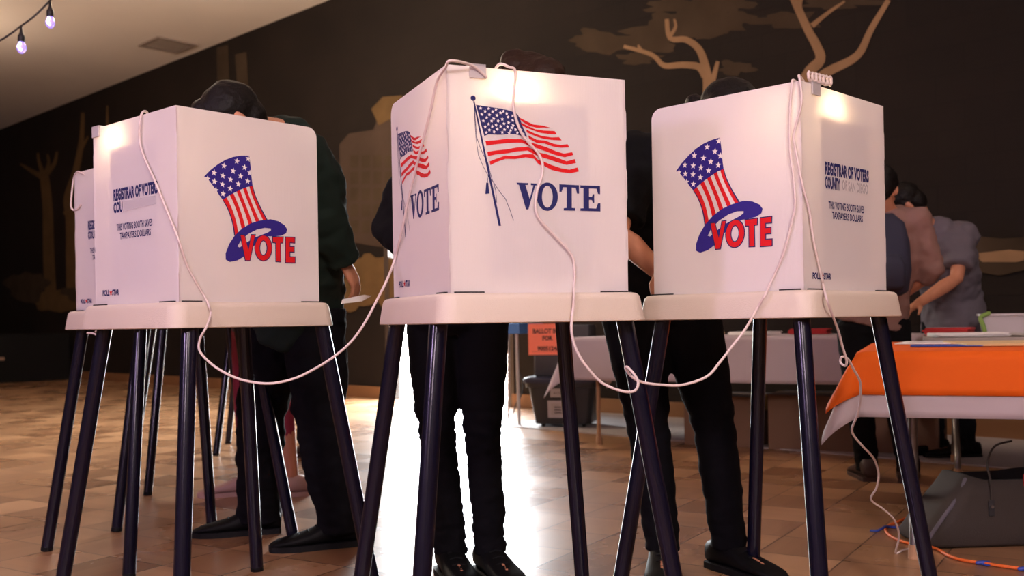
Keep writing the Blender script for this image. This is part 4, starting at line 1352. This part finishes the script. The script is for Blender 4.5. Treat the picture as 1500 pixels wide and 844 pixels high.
v6 = person(J, 'person in crimson leggings and beige shoes standing behind the green-shirted voter', dict(
    hair='hair_brown', top='grey_cloth', bottom='crimson', bottom_name='leggings', shoe='beigeshoe', sole='beigeshoe', sleeve=0.8, loose=0.014, hem=0.04, scale=0.93,
    leg_to=0.45, leg_r=(0.098, 0.078, 0.058, 0.056, 0.050), wrinkle=(0.003, 9, 9)))
J = dict(pelvis=V((-1.46, 6.80, 0.92)), waist=V((-1.46, 6.78, 1.07)), chest=V((-1.46, 6.74, 1.30)), neck=V((-1.47, 6.70, 1.48)),
         head=V((-1.49, 6.64, 1.58)), head_f=V((-0.4, -0.8, -0.3)), head_u=V((-0.1, -0.2, 1)),
         lat_p=V((-0.9, 0.4, 0)), lat_s=V((-0.9, 0.4, 0)),
         arm_l=(V((-1.30, 6.66, 1.40)), V((-1.26, 6.62, 1.14)), V((-1.34, 6.48, 1.0))), arm_r=(V((-1.63, 6.80, 1.40)), V((-1.68, 6.80, 1.14)), V((-1.62, 6.60, 1.0))),
         leg_l=(V((-1.38, 6.77, 0.88)), V((-1.36, 6.74, 0.46)), V((-1.33, 6.76, 0.09)), V((-1.52, 6.62, 0))),
         leg_r=(V((-1.55, 6.83, 0.88)), V((-1.56, 6.80, 0.46)), V((-1.57, 6.82, 0.09)), V((-1.72, 6.62, 0))))
v7 = person(J, 'person in teal trousers and dark shoes standing by the farthest left booth', dict(
    hair='hair_black', top='black_cloth', bottom='teal', shoe='brownshoe', sole='brownshoe', sleeve=1.9))


# ------------------------------------------------------------------ tables, papers, ballot box, bag
def cloth_mesh(mb, hx, hy, z, drop, step=0.045, wave=0.02, seed=0, out=0.0):
    """A cloth laid over a table 2hx by 2hy whose edges hang down by `drop`; its corners hang in points."""
    nx, ny = int(round((hx + drop) * 2 / step)), int(round((hy + drop) * 2 / step))

    def pos(i, j):
        x = -(hx + drop) + 2 * (hx + drop) * i / nx
        y = -(hy + drop) + 2 * (hy + drop) * j / ny
        ox, oy = max(0, abs(x) - hx), max(0, abs(y) - hy)
        sx, sy = math.copysign(1, x), math.copysign(1, y)
        cx, cy = max(-hx, min(hx, x)), max(-hy, min(hy, y))
        d = math.hypot(ox, oy)
        if d < 1e-9:
            return Vector((cx, cy, z + 0.001 * noise.noise(Vector((x * 3, y * 3, seed)))))
        ux, uy = sx * ox / d, sy * oy / d
        fl = 0.010 + out * min(1, d / 0.02) + 0.07 * d + wave * d / 0.3 * math.sin((cx * 7 + cy * 9) + seed) * 0.5
        if ox > 0 and oy > 0:
            a = math.atan2(oy, ox)
            fl += (0.42 + out * 22) * d * math.sin(2 * a)
        return Vector((cx + ux * fl, cy + uy * fl, z - d * 0.985 - 0.003))
    P = [[pos(i, j) for j in range(ny + 1)] for i in range(nx + 1)]
    Vs = [p for r in P for p in r]
    Fs = [(i * (ny + 1) + j, (i + 1) * (ny + 1) + j, (i + 1) * (ny + 1) + j + 1, i * (ny + 1) + j + 1) for i in range(nx) for j in range(ny)]
    mb.mesh(Vs, Fs)


def folding_table(c, yaw, hx, hy, h, label, group=None, bend=True, legmat='chrome'):
    t = empty('folding_table', (c[0], c[1], 0), yaw)
    b = MB(); b.box((0, 0, h - 0.018), (2 * hx, 2 * hy, 0.032), bevel=0.006)
    b.build('table_top', 'tabletop', t)
    for s in (-1, 1):
        b = MB()
        x = s * (hx - 0.16)
        y = hy - 0.08
        if bend:                        # wishbone legs: a post that curves out to two feet
            b.tube(catmull([(x, -0.03, h - 0.035), (x, -0.03, 0.42), (x, -0.04, 0.30), (x, -0.10, 0.22), (x, -y * 0.75, 0.155), (x, -y * 0.95, 0.10), (x, -y, 0.02)], 6), 0.016, 12)
            b.tube(catmull([(x, 0.03, h - 0.035), (x, 0.03, 0.42), (x, 0.04, 0.30), (x, 0.10, 0.22), (x, y * 0.75, 0.155), (x, y * 0.95, 0.10), (x, y, 0.02)], 6), 0.016, 12)
        else:
            b.tube(catmull([(x, -y, 0.02), (x, -y, 0.3), (x, -y, h - 0.08), (x, -y + 0.05, h - 0.035), (x, y - 0.05, h - 0.035), (x, y, h - 0.08), (x, y, 0.3), (x, y, 0.02)], 6), 0.014, 12)
        lg = b.build('leg_frame', legmat, t, smooth=True)
        for q in (-1, 1):
            b = MB(); b.tube([(x, q * y, 0.05), (x, q * y, 0.0)], [0.019, 0.021], 12)
            b.build('foot_cap', 'tan', lg, smooth=True, angle=40)
    return tag(t, label, 'table', group)


OY = math.radians(-22)
# orange table: two folding tables pushed together under one cloth
oc = Vector((2.348, 3.885, 0))
HX, HY, TH_ = 0.92, 0.68, 0.742


def on_orange(x, y, z=0.0):
    dx, dy = rot2(OY, x, y)
    return Vector((oc.x + dx, oc.y + dy, TH_ + 0.004 + z))


dx, dy = rot2(OY, 0, -0.345); folding_table((oc.x + dx, oc.y + dy), OY, HX - 0.01, 0.34, TH_ - 0.004, 'folding table under the near half of the orange cloth', 'tables under the orange cloth')
dx, dy = rot2(OY, 0, 0.345); folding_table((oc.x + dx, oc.y + dy), OY, HX - 0.01, 0.34, TH_ - 0.004, 'folding table under the far half of the orange cloth', 'tables under the orange cloth')


def cloth(name, c, yaw, hx, hy, z, drop, m, label, seed, wave=0.02, sol=0.0012, out=0.0):
    b = MB()
    cloth_mesh(b, hx, hy, z, drop, 0.025, wave, seed, out)
    o = b.build(name, m, smooth=True, loc=None)
    o.location = (c[0], c[1], 0); o.rotation_euler = (0, 0, yaw)
    sm = o.modifiers.new('thickness', 'SOLIDIFY'); sm.thickness = sol; sm.offset = 0
    return tag(o, label, 'tablecloth')


cloth('tablecloth', oc, OY, HX, HY, TH_ - 0.0005, 0.228, 'whitecloth', 'thin white plastic tablecloth showing below the orange cloth', 1)
cloth('tablecloth', oc, OY, HX, HY, TH_ + 0.003, 0.152, 'orange', 'bright orange tablecloth on the table at the right', 1, out=0.006)


def sheet(name, x, y, w, d, rz, m, label, h=0.003, cat='paper', z=0.0, group=None, ink=True):
    p = on_orange(x, y, 0.002 + z)
    o = empty(name, p, OY + rz) if ink else None
    b = MB(); b.box((0, 0, h / 2), (w, d, h), bevel=min(0.0008, h / 4))
    if o:
        b.build('sheet', m, o)
        b = MB()
        for k in range(6):
            b.box((-w * 0.06 * (k % 2), d * (0.32 - 0.12 * k), h + 0.0003), (w * (0.74 - 0.12 * (k % 2)), d * 0.025, 0.0004))
        b.build('printed_lines', 'grey_ink', o)
    else:
        o = b.build(name, m)
        o.location = p
        o.rotation_euler = (0, 0, OY + rz)
    return tag(o, label, cat, group)


def oxy(px, py):
    """Point of the orange table top under a pixel, in the table's own axes."""
    p = on_plane(px, py, (0, 0, TH_ + 0.006), (0, 0, 1)) - oc
    return rot2(-OY, p.x, p.y)


qx, qy = oxy(1372, 502.5); sheet('paper_sheet', qx, qy, 0.30, 0.40, -0.1, 'paper', 'white printed sheet lying on the orange cloth left of the manila folder', 0.004)
qx, qy = oxy(1385, 506.5); sheet('notepad', qx, qy, 0.26, 0.20, 0.0, 'bluetape', 'flat blue pad in front of the white sheet on the orange cloth', 0.003, 'notepad', ink=False)
qx, qy = oxy(1475, 504); sheet('manila_folder', qx, qy, 0.40, 0.50, 0.15, 'manila', 'buff manila folder on the near edge of the orange table', 0.009, 'folder', ink=False)
# back table behind, with its own clutter
bc2 = Vector((3.25, 5.32, 0))
folding_table(bc2, OY, 1.0, 0.37, 0.752, 'folding table covered in papers behind the orange table', None)


def on_back(x, y, z=0.0):
    dx, dy = rot2(OY, x, y)
    return Vector((bc2.x + dx, bc2.y + dy, 0.752 + z))


for i, (x, y, w, d, h, rz, m, nm, cat, lab) in enumerate((
        (-0.78, -0.20, 0.36, 0.24, 0.02, 0.2, 'paper', 'paper_stack', 'paper', 'stack of white papers at the left end of the back table'),
        (-0.86, 0.10, 0.24, 0.18, 0.045, -0.2, 'redcard', 'red_booklet', 'booklet', 'red booklet lying on the back table'),
        (-0.40, -0.18, 0.34, 0.24, 0.016, 0.4, 'plate', 'paper_stack', 'paper', 'pale grey papers spread in the middle of the back table'),
        (0.18, -0.08, 0.28, 0.22, 0.026, -0.3, 'paper', 'paper_stack', 'paper', 'white papers right of the crumpled green cloth on the back table'),
        (0.58, -0.20, 0.26, 0.18, 0.012, 0.2, 'navy_cloth', 'dark_notebook', 'notebook', 'dark notebook near the front edge of the back table'),
        (0.30, -0.30, 0.10, 0.06, 0.02, 0.6, 'bluetape', 'small_blue_box', 'box', 'small blue box between the papers on the back table'))):
    p = on_back(x, y, 0.001)
    t = empty(nm, p, OY + rz)
    b = MB()
    n = 4 if h > 0.012 else 2
    for k in range(n):
        b.box((0.006 * math.sin(k * 2.1 + i), 0.005 * math.cos(k * 1.7), h * (k + 0.5) / n), (w, d, h / n * 0.94), 0.05 * math.sin(k * 1.9 + i), bevel=0.0006)
    b.build('sheets', m, t)
    b = MB(); b.box((0, 0, h + 0.0006), (w * 0.7, d * 0.05, 0.0006)); b.box((0, d * 0.15, h + 0.0006), (w * 0.5, d * 0.05, 0.0006))
    b.build('printed_lines', 'grey_ink', t)
    tag(t, lab, cat)
# clear bin with green lining
t = empty('clear_bin', on_back(-0.55, 0.16, 0.001), OY)
def open_box(w, d, h, tw, f=0.9):
    b = MB()
    ro = [(rrect(w * f, d * f, 0.02, 3), 0), (rrect(w, d, 0.025, 3), h), (rrect(w + 0.012, d + 0.012, 0.03, 3), h), (rrect(w + 0.012, d + 0.012, 0.03, 3), h - 0.012)]
    ri = [(rrect(w - tw, d - tw, 0.022, 3), h), (rrect(w * f - tw, d * f - tw, 0.018, 3), tw)]
    R = [[Vector((x, y, z)) for x, y in q] for q, z in [ro[3], ro[2]] + ri]
    b.loft(R, cap=False)
    b.face(list(reversed([Vector((x, y, tw)) for x, y in ri[1][0]])))
    b.loft([[Vector((x, y, z)) for x, y in q] for q, z in (ro[0], (rrect(w, d, 0.025, 3), h - 0.012), ro[3])], cap=False)
    b.face([Vector((x, y, 0)) for x, y in ro[0][0]])
    return b
open_box(0.15, 0.11, 0.12, 0.004).build('bin', 'clear', t, smooth=True, angle=40)
for s in (-1, 1):
    b = MB()
    b.tube(catmull([(s * 0.13, -0.115, 0.02), (s * 0.14, -0.122, 0.06), (s * 0.150, -0.118, 0.10), (s * 0.11, -0.122, 0.122)], 5), 0.012, 8, cap='round')
    b.build('liner_edge', 'greenlining', t, smooth=True)
b = MB(); b.box((0, -0.02, 0.03), (0.24, 0.14, 0.05), bevel=0.01)
b.build('contents', 'carton', t)
tag(t, 'clear plastic bin with green liner standing on the back table', 'bin')
p = on_back(-0.10, -0.24, 0.002)
b = MB()
for k in range(6):
    b.ellipsoid(p + Vector((0.05 * math.cos(k * 1.1), 0.04 * math.sin(k * 1.9), 0.022 + 0.006 * (k % 3))), 0.06, 0.045, 0.024)
o = fuse(b, 'green_cloth', 'greencloth', None, 0.006, 3, (0.01, 25, 25), p)
tag(o, 'crumpled green cloth at the right end of the back table', 'cloth')

# ---- white table against the wall behind the booths
WY = math.atan2(-0.85, 1.42)
wc = Vector((1.60, 6.80, 0))
folding_table(wc, WY, 1.16, 0.36, 0.752, 'long folding table under the white cloth by the dark wall', None, False, 'tan')
cloth('tablecloth', wc, WY, 1.17, 0.37, 0.756, 0.30, 'whitecloth', 'white tablecloth on the long table by the dark wall', 4, 0.03)
def on_white(x, y, z=0.0):
    dx, dy = rot2(WY, x, y)
    return Vector((wc.x + dx, wc.y + dy, 0.760 + z))
for i, (x, y, w, d, h, rz, m, lab) in enumerate(((-0.35, 0.0, 0.30, 0.22, 0.03, 0.2, 'manila', 'buff papers stacked on the white table'), (0.05, -0.05, 0.28, 0.2, 0.02, -0.3, 'paper', 'white papers spread on the white table'), (0.40, 0.02, 0.24, 0.2, 0.035, 0.1, 'redcard', 'reddish folders stacked on the white table'))):
    t = empty('paper_stack', on_white(x, y), WY + rz)
    b = MB()
    for k in range(4):
        b.box((0.006 * math.sin(k * 2 + i), 0.004 * k, h * (k + 0.5) / 4), (w, d, h / 4 * 0.94), bevel=0.0006)
    b.build('sheets', m, t)
    tag(t, lab, 'paper')


def carton(c, yaw, w, d, h, label):
    t = empty('cardboard_box', c, yaw)
    b = MB(); b.box((0, 0, h / 2), (w, d, h), bevel=0.004)
    b.build('box_body', 'carton', t)
    b = MB()
    b.box((0, -d * 0.25, h + 0.003), (w * 0.99, d * 0.49, 0.004), Matrix.Rotation(0.02, 3, 'X')); b.box((0, d * 0.25, h + 0.003), (w * 0.99, d * 0.49, 0.004), Matrix.Rotation(-0.02, 3, 'X'))
    b.build('flap', 'carton', t)
    b = MB(); b.box((0, 0, h + 0.0065), (w * 1.0, 0.05, 0.001)); b.box((w / 2 + 0.0008, 0, h * 0.85), (0.001, 0.05, h * 0.3)); b.box((-w / 2 - 0.0008, 0, h * 0.85), (0.001, 0.05, h * 0.3))
    b.build('tape', 'manila', t)
    return tag(t, label, 'box')


for x, y, w, d, h, lab in ((-0.20, 0.06, 0.52, 0.40, 0.34, 'brown cardboard box standing under the white table at left'), (0.42, 0.04, 0.56, 0.42, 0.36, 'wide brown cardboard box under the middle of the white table'), (0.98, 0.08, 0.40, 0.38, 0.32, 'brown cardboard box under the right end of the white table')):
    dx, dy = rot2(WY, x, y + 0.1)
    carton((wc.x + dx, wc.y + dy, 0), WY, w, d, h, lab)

# ---- ballot tote, ballot box and its sign
tc_ = on_floor(832, 628); tc_ = Vector((tc_.x, tc_.y + 0.22, 0))
TYAW = math.radians(-14)
t = empty('storage_tote', tc_, TYAW)
b = MB()
b.loft([[Vector((x, y, z)) for x, y in rrect(w, d, 0.05, 4)] for z, w, d in ((0.03, 0.22, 0.17), (0.035, 0.232, 0.182), (0.33, 0.275, 0.215), (0.335, 0.295, 0.235), (0.375, 0.300, 0.24))])
b.build('tote_body', 'tote', t, smooth=True, angle=40)
b = MB()
b.loft([[Vector((x, y, z)) for x, y in rrect(w, d, 0.05, 4)] for z, w, d in ((0.372, 0.315, 0.255), (0.400, 0.315, 0.255), (0.412, 0.30, 0.24), (0.418, 0.27, 0.21))])
b.build('lid', 'lid', t, smooth=True, angle=40)
for s in (-1, 1):
    b = MB(); b.box((s * 0.318, 0, 0.385), (0.03, 0.14, 0.05), bevel=0.008)
    b.build('latch', 'lid', t)
for x, y in ((-0.17, -0.12), (0.17, -0.12), (-0.17, 0.12), (0.17, 0.12)):
    b = MB(); b.tube([(x - 0.012, y, 0.026), (x + 0.012, y, 0.026)], 0.026, 16)
    b.build('caster', 'cap', t, smooth=True, angle=40)
def tfront(off):
    return lambda u, v: Vector((u, -(0.182 + (0.215 - 0.182) * (v - 0.035) / 0.295) - off, v))
b = MB(); b.slab([(-0.09, 0.255), (0.03, 0.255), (0.03, 0.325), (-0.09, 0.325)], lambda u, v, w: tfront(0.003 - 0.002 * w)(u, v), 0)
write(b, 'BALLOTS', lambda u, v: tfront(0.0035)(u, v), -0.06, 0.295, 0.0, 0.280, 1)
b.build('label_sticker', ['plate', 'blackink'], t)
b = MB(); b.slab([(-0.115, 0.085), (0.055, 0.085), (0.055, 0.225), (-0.115, 0.225)], lambda u, v, w: tfront(0.003 - 0.002 * w)(u, v), 0)
b.slab([(-0.085, 0.105), (0.03, 0.105), (0.03, 0.205), (-0.085, 0.205)], lambda u, v, w: tfront(0.0040 - 0.002 * w)(u, v), 1)
for k in range(3):
    b.poly2d([(-0.06, 0.175 - 0.022 * k), (0.0, 0.175 - 0.022 * k), (0.0, 0.167 - 0.022 * k), (-0.06, 0.167 - 0.022 * k)], tfront(0.0045), 2)
b.build('label_sticker', ['grey_ink', 'plate', 'blackink'], t)
tag(t, 'black plastic storage tote on casters with a dark lid and pale stickers', 'tote')
# charcoal ballot box on the tote, with the orange sign on its front
bx = empty('ballot_box', (tc_.x, tc_.y, 0.418), TYAW)
b = MB()
b.loft([[Vector((x, y, z)) for x, y in rrect(w, d, 0.02, 3)] for z, w, d in ((0, 0.225, 0.15), (0.02, 0.235, 0.16), (0.40, 0.235, 0.16), (0.42, 0.225, 0.15))])
b.build('box_body', 'greybox', bx, smooth=True, angle=40)
b = MB(); b.box((0, 0.02, 0.4235), (0.26, 0.03, 0.006), bevel=0.001)
b.build('ballot_slot', 'slot', bx)
b = MB(); b.box((0.03, -0.1625, 0.1), (0.006, 0.004, 0.2))
b.build('zipper', 'slot', bx)
SF = lambda off: (lambda u, v: Vector((-0.275 + u, -0.166 - off, 0.435 - v)))
b = MB(); b.slab([(0, 0), (0.33, 0), (0.33, 0.255), (0, 0.255)], lambda u, v, w: SF(0.0025 - 0.002 * w)(u, v), 0)
for s, u0, v0, u1, v1 in (('BALLOT BOX', 0.040, 0.040, 0.30, 0.082), ('FOR', 0.12, 0.100, 0.205, 0.138), ('9005124A', 0.075, 0.185, 0.270, 0.223)):
    write(b, s, SF(0.0032), u0, v0, u1, v1, 1, 0.04)
b.poly2d([(0.03, 0.228), (0.30, 0.228), (0.30, 0.2295), (0.03, 0.2295)], SF(0.0032), 1)
b.build('paper_sign', ['sign', 'blackink'], bx)
tag(bx, 'charcoal ballot box with a salmon orange sign, standing on the black tote', 'ballot box')

# ---- small table with a blue cover beside the ballot box
sc = on_floor(756, 622); sc = Vector((sc.x - 0.02, sc.y + 0.25, 0))
t = empty('side_table', sc, math.radians(-20))
b = MB(); b.box((0, 0, 0.835), (0.34, 0.62, 0.025), bevel=0.004); b.build('table_top', 'tabletop', t)
b = MB(); b.box((0, 0, 0.815), (0.36, 0.64, 0.09), bevel=0.006); b.build('blue_cover', 'bluecloth', t)
for x in (-0.14, 0.14):
    for y in (-0.28, 0.28):
        b = MB(); b.tube([(x, y, 0.77), (x * 1.12, y * 1.05, 0.0)], 0.013, 12); b.build('leg', 'plate', t, smooth=True, angle=40)
tag(t, 'narrow table with a blue cover and pale legs beside the ballot box', 'table')
b = MB(); P = [at(756, 536, 8.6), at(762, 548, 8.6), at(766, 566, 8.6), at(762, 582, 8.6), at(756, 592, 8.6), at(752, 606, 8.6)]
b.tube(catmull(P, 5), 0.006, 8, cap='round')
tag(b.build('black_cable', 'wire', smooth=True, loc=P[0]), 'thin black cable hanging under the blue-covered table', 'cable')

# ---- grey canvas bag on the floor
gp = on_floor(1455, 806); gp = Vector((gp.x, gp.y + 0.17, 0))
g = empty('tote_bag', gp, math.radians(4))
b = MB()
def bag_ring(z, w, d, dx=0.0, wob=0.0, seed=0):
    return [Vector((x + dx + wob * noise.noise(Vector((x * 9, y * 9, z * 9 + seed))), y + wob * noise.noise(Vector((x * 8, y * 8 + 5, z * 9))), z + (0.03 * (x / w) ** 2 if z > 0.15 else 0))) for x, y in rrect(w, d, 0.06, 5)]
outer = [bag_ring(0.004, 0.235, 0.13), bag_ring(0.02, 0.25, 0.145, 0, 0.02), bag_ring(0.10, 0.220, 0.14, 0.03, 0.035), bag_ring(0.18, 0.18, 0.13, 0.065, 0.035), bag_ring(0.235, 0.16, 0.115, 0.085, 0.03)]
inner = [bag_ring(0.237, 0.15, 0.105, 0.085, 0.03), bag_ring(0.15, 0.165, 0.115, 0.065, 0.02), bag_ring(0.06, 0.17, 0.11, 0.03)]
b.loft(outer, cap=False); b.face(outer[0])
b.loft([outer[-1], inner[0]], cap=False)
n0 = len(b.f)
b.loft(inner, 1, cap=False); b.face(inner[-1], 1)
b.build('bag_body', ['bagcloth', 'baginside'], g, smooth=True)
b = MB(); b.tube(catmull([(0.0, -0.14, 0.12), (0.005, -0.13, 0.24), (0.01, -0.10, 0.31), (0.05, -0.08, 0.37), (0.11, -0.09, 0.39)], 6), 0.004, 8, cap='round')
b.build('drawstring', 'bagcloth', g, smooth=True)
b = MB(); b.box((0.0, -0.142, 0.15), (0.022, 0.006, 0.06), bevel=0.002); b.build('strap_tab', 'slot', g)
b = MB(); b.tube([(0.0, -0.144, 0.155), (0.0, -0.150, 0.155)], 0.006, 12); b.build('rivet', 'chrome', g, smooth=True, angle=40)
b = MB(); b.tube(catmull([(-0.245, -0.12, 0.02), (-0.19, -0.125, 0.10), (-0.115, -0.115, 0.19), (-0.075, -0.095, 0.25)], 5), 0.008, 8, cap='round')
b.build('seam_piping', 'grey_cloth', g, smooth=True)
tag(g, 'open grey canvas bag slumped on the floor under the orange table', 'bag')
for lx, ly, sz, m, lab, rr in ((-0.09, -0.03, (0.06, 0.05, 0.02), 'paper', 'small white packet poking out of the grey bag', 0.5), (0.12, -0.10, (0.11, 0.02, 0.06), 'redcard', 'red and white packet at the mouth of the grey bag', 0.3)):
    o = empty('packet', (gp.x + lx + 0.08, gp.y + ly, 0.215), rr)
    b = MB(); b.loft([[Vector((x, y, z)) for x, y in rrect(w * sz[0], w * sz[1], 0.3 * w * sz[1], 3)] for z, w in ((0, 0.40), (sz[2] * 0.15, 0.5), (sz[2] * 0.85, 0.5), (sz[2], 0.40))])
    b.build('wrapper', m, o, smooth=True, angle=40)
    b = MB(); b.box((0, -sz[1] * 0.52, sz[2] * 0.5), (sz[0] * 0.6, 0.002, sz[2] * 0.4)); b.build('printed_band', 'paper', o)
    tag(o, lab, 'packet')

# ---- orange extension cord and blue ties
F2 = lambda x, y: on_floor(x, y) + Vector((0, 0, 0.0065))
EC = [F2(1400, 738), F2(1370, 750), F2(1340, 757), F2(1312, 768), F2(1298, 776), F2(1302, 786), F2(1322, 796), F2(1348, 802), F2(1370, 806), F2(1388, 816), F2(1408, 823), F2(1440, 828), F2(1480, 834), F2(1520, 838), F2(1580, 842)]
cord('extension_cord', EC, 0.0058, 'orangecord', 'orange extension cord snaking along the floor at the lower right', 'cord')
for (x, y, lab, dx) in ((1440, 828, 'blue tie wrapped around the orange cord below the grey bag', 0), (1502, 837, 'blue tie on the orange cord at the far right edge', 0)):
    p = on_floor(x, y)
    b = MB()
    b.tube([p + Vector((-0.018, 0.002, 0.0075)), p + Vector((0, 0, 0.0085)), p + Vector((0.018, -0.002, 0.0075))], [0.0070, 0.0082, 0.0070], 10, cap='round')
    b.box(p + Vector((0.01, -0.014, 0.005)), (0.03, 0.02, 0.004), 0.5, bevel=0.001)
    tag(b.build('cable_tie', 'bluetape', smooth=True, loc=p, angle=40), lab, 'cable tie')
p = F2(1300, 779)
b = MB(); b.tube(catmull([F2(1276, 780), F2(1286, 780), F2(1297, 777) + Vector((0, 0, 0.008)), F2(1308, 775), F2(1322, 775)], 5), 0.005, 8, cap='round')
tag(b.build('cable_tie', 'bluetape', smooth=True, loc=p), 'long blue tie knotted where the orange cord doubles back', 'cable tie')

# ---- far left: dark stage with benches, wall cabinet, folding chair
s0 = 0.05
sx0, sy0 = 0.3, -3.6
b = MB(); b.box((1.95, -2.1, 0.40), (3.7, 3.9, 0.8), bevel=0.02)
o = b.build('stage', 'stage'); room_obj(o)
for k, (sx, sn) in enumerate(((2.4, -4.55), (4.7, -2.6))):
    p = R3(sx, sn)
    t = empty('bench', p, RA + (0.0 if k == 0 else math.pi / 2))
    b = MB(); b.box((0, 0, 0.43), (2.6 if k == 0 else 2.0, 0.34, 0.05), bevel=0.006); b.build('seat', 'carton', t)
    for x in ((-1.05, 0, 1.05) if k == 0 else (-0.8, 0.8)):
        b = MB(); b.box((x, 0, 0.2), (0.06, 0.30, 0.40), bevel=0.006); b.build('leg', 'stage', t)
    tag(t, ('long low dark bench along the front of the black stage' if k == 0 else 'low dark bench at the side of the black stage'), 'bench')
for k, (sx, sn, h, w) in enumerate(((1.2, -2.2, 1.05, 1.0), (2.8, -1.8, 0.8, 1.3))):
    p = R3(sx, sn, 0.8)
    t = empty('covered_equipment', p, RA)
    b = MB()
    b.loft([[Vector((x + 0.05 * noise.noise(Vector((x * 3, y * 3, z * 4 + k))), y + 0.05 * noise.noise(Vector((y * 3, x * 3, z * 4))), z)) for x, y in rrect(w * f / 2, 0.4 * f, 0.12, 5)] for z, f in ((0.0, 1.05), (0.1, 1.0), (h * 0.6, 0.92), (h * 0.9, 0.8), (h, 0.55))])
    b.build('dust_cover', 'stage', t, smooth=True)
    b = MB(); b.box((0, -0.45, 0.3), (w * 0.5, 0.02, 0.12), bevel=0.006); b.build('front_plate', 'greybox', t)
    tag(t, ('tall' if k == 0 else 'wide low') + ' black covered equipment standing on the dark stage', 'equipment')
p = R3(0.0, -1.2, 2.1)
t = empty('wall_speaker', p, RA)
b = MB(); b.box((0.18, 0, 0.5), (0.36, 0.6, 1.0), bevel=0.015); b.build('cabinet', 'greybox', t)
b = MB(); b.box((0.366, 0, 0.5), (0.012, 0.52, 0.9), bevel=0.004); b.build('grille', 'wire', t)
tag(t, 'dark loudspeaker cabinet on the wall at the far left', 'speaker')
# pale folding chair by the wall, seen between the booth legs
cp = on_floor(262, 556); cp = Vector((cp.x, cp.y, 0))
t = empty('folding_chair', cp, RA + 0.6)
b = MB(); b.box((0, 0, 0.45), (0.42, 0.40, 0.03), bevel=0.01); b.build('seat', 'plate', t)
b = MB(); b.box((0, 0.235, 0.74), (0.42, 0.03, 0.22), Matrix.Rotation(-0.2, 3, 'X'), bevel=0.01); b.build('backrest', 'plate', t)
for x in (-0.21, 0.21):
    b = MB(); b.tube([(x, 0.28, 0.85), (x, 0.19, 0.55), (x, -0.22, 0.0)], 0.012, 10); b.build('leg', 'chrome', t, smooth=True)
    b = MB(); b.tube([(x * 0.9, -0.16, 0.44), (x * 0.9, 0.24, 0.0)], 0.012, 10); b.build('leg', 'chrome', t, smooth=True)
tag(t, 'pale folding chair near the far wall behind the left booths', 'chair')


SKY = 66.0
LAMPS = (
    ('hall_lamp_violet', (-4.4, -0.8, 2.5), 310, (0.78, 0.56, 1.0), 0.3),
    ('hall_lamp_rose', (-1.8, -3.0, 2.7), 280, (0.98, 0.77, 0.92), 0.3),
    ('hall_lamp_warm', (0.9, -2.6, 3.5), 660, (1.0, 0.84, 0.82), 0.3),
    ('ceiling_fill', (-3.0, 9.0, 4.0), 380, (1.0, 0.82, 0.62), 0.3),  # unseen fill light, added to brighten the ceiling
    ('left_fill', (-7.5, 12.5, 3.9), 80, (1.0, 0.72, 0.52), 0.3),  # added fill with no fixture, lifts the far left wall and floor
    ('tables_fill', (3.2, 4.4, 3.9), 32, (1.0, 0.74, 0.56), 0.3),  # invented fill light over the tables and the ballot sign
)

# ------------------------------------------------------------------ light and camera
w = bpy.data.worlds.new('daylight')
bpy.context.scene.world = w
w.use_nodes = True
bg = w.node_tree.nodes['Background']
bg.inputs['Color'].default_value = (0.93, 0.97, 1.0, 1)
bg.inputs['Strength'].default_value = SKY


def light(name, kind, loc, power, col, size=0.3, rot=None, **kw):
    ld = bpy.data.lights.new(name, kind)
    ld.energy, ld.color = power, col
    if kind == 'AREA':
        ld.shape = 'RECTANGLE'
        ld.size, ld.size_y = size
    else:
        ld.shadow_soft_size = size
    o = bpy.data.objects.new(name, ld)
    C.objects.link(o)
    o.location = loc
    if rot is not None:
        o.rotation_euler = rot
    for k_, v_ in kw.items():
        setattr(ld, k_, v_)
    return o


def aim(o, target):
    o.rotation_euler = (Vector(target) - o.location).to_track_quat('-Z', 'Y').to_euler()


pt = light('doorway_daylight', 'AREA', R3((DOOR0 + DOOR1) / 2, 0.05, DOORH / 2), 1, (1, 1, 1), (DOOR1 - DOOR0, DOORH))
aim(pt, pt.location - RN)
pt.data.cycles.is_portal = True

# hall lamps behind and beside the camera, plus the added fills further in
for nm, loc, pw, col, sz in LAMPS:
    light(nm, 'POINT', loc, pw, col, sz)

cam = bpy.data.cameras.new('camera')
cam.sensor_width = 36
cam.lens = FPX / 1500 * 36
cam.shift_y = 50 / 1500
cam.dof.use_dof = True
cam.dof.focus_distance = 2.75
cam.dof.aperture_fstop = 4.0
co = bpy.data.objects.new('camera', cam)
C.objects.link(co)
c, s = math.cos(ROLL), math.sin(ROLL)
co.matrix_world = Matrix(((c, s, 0, 0), (0, 0, -1, 0), (-s, c, 0, EYE), (0, 0, 0, 1)))
sc = bpy.context.scene
sc.camera = co
sc.view_settings.view_transform = 'Standard'
sc.view_settings.look = 'None'
sc.view_settings.gamma = 1
sc.view_settings.use_curve_mapping = False
sc.view_settings.exposure = 0.0
sc.cycles.use_denoising = True
sc.cycles.max_bounces = 10
sc.cycles.diffuse_bounces = 5
sc.cycles.sample_clamp_indirect = 60
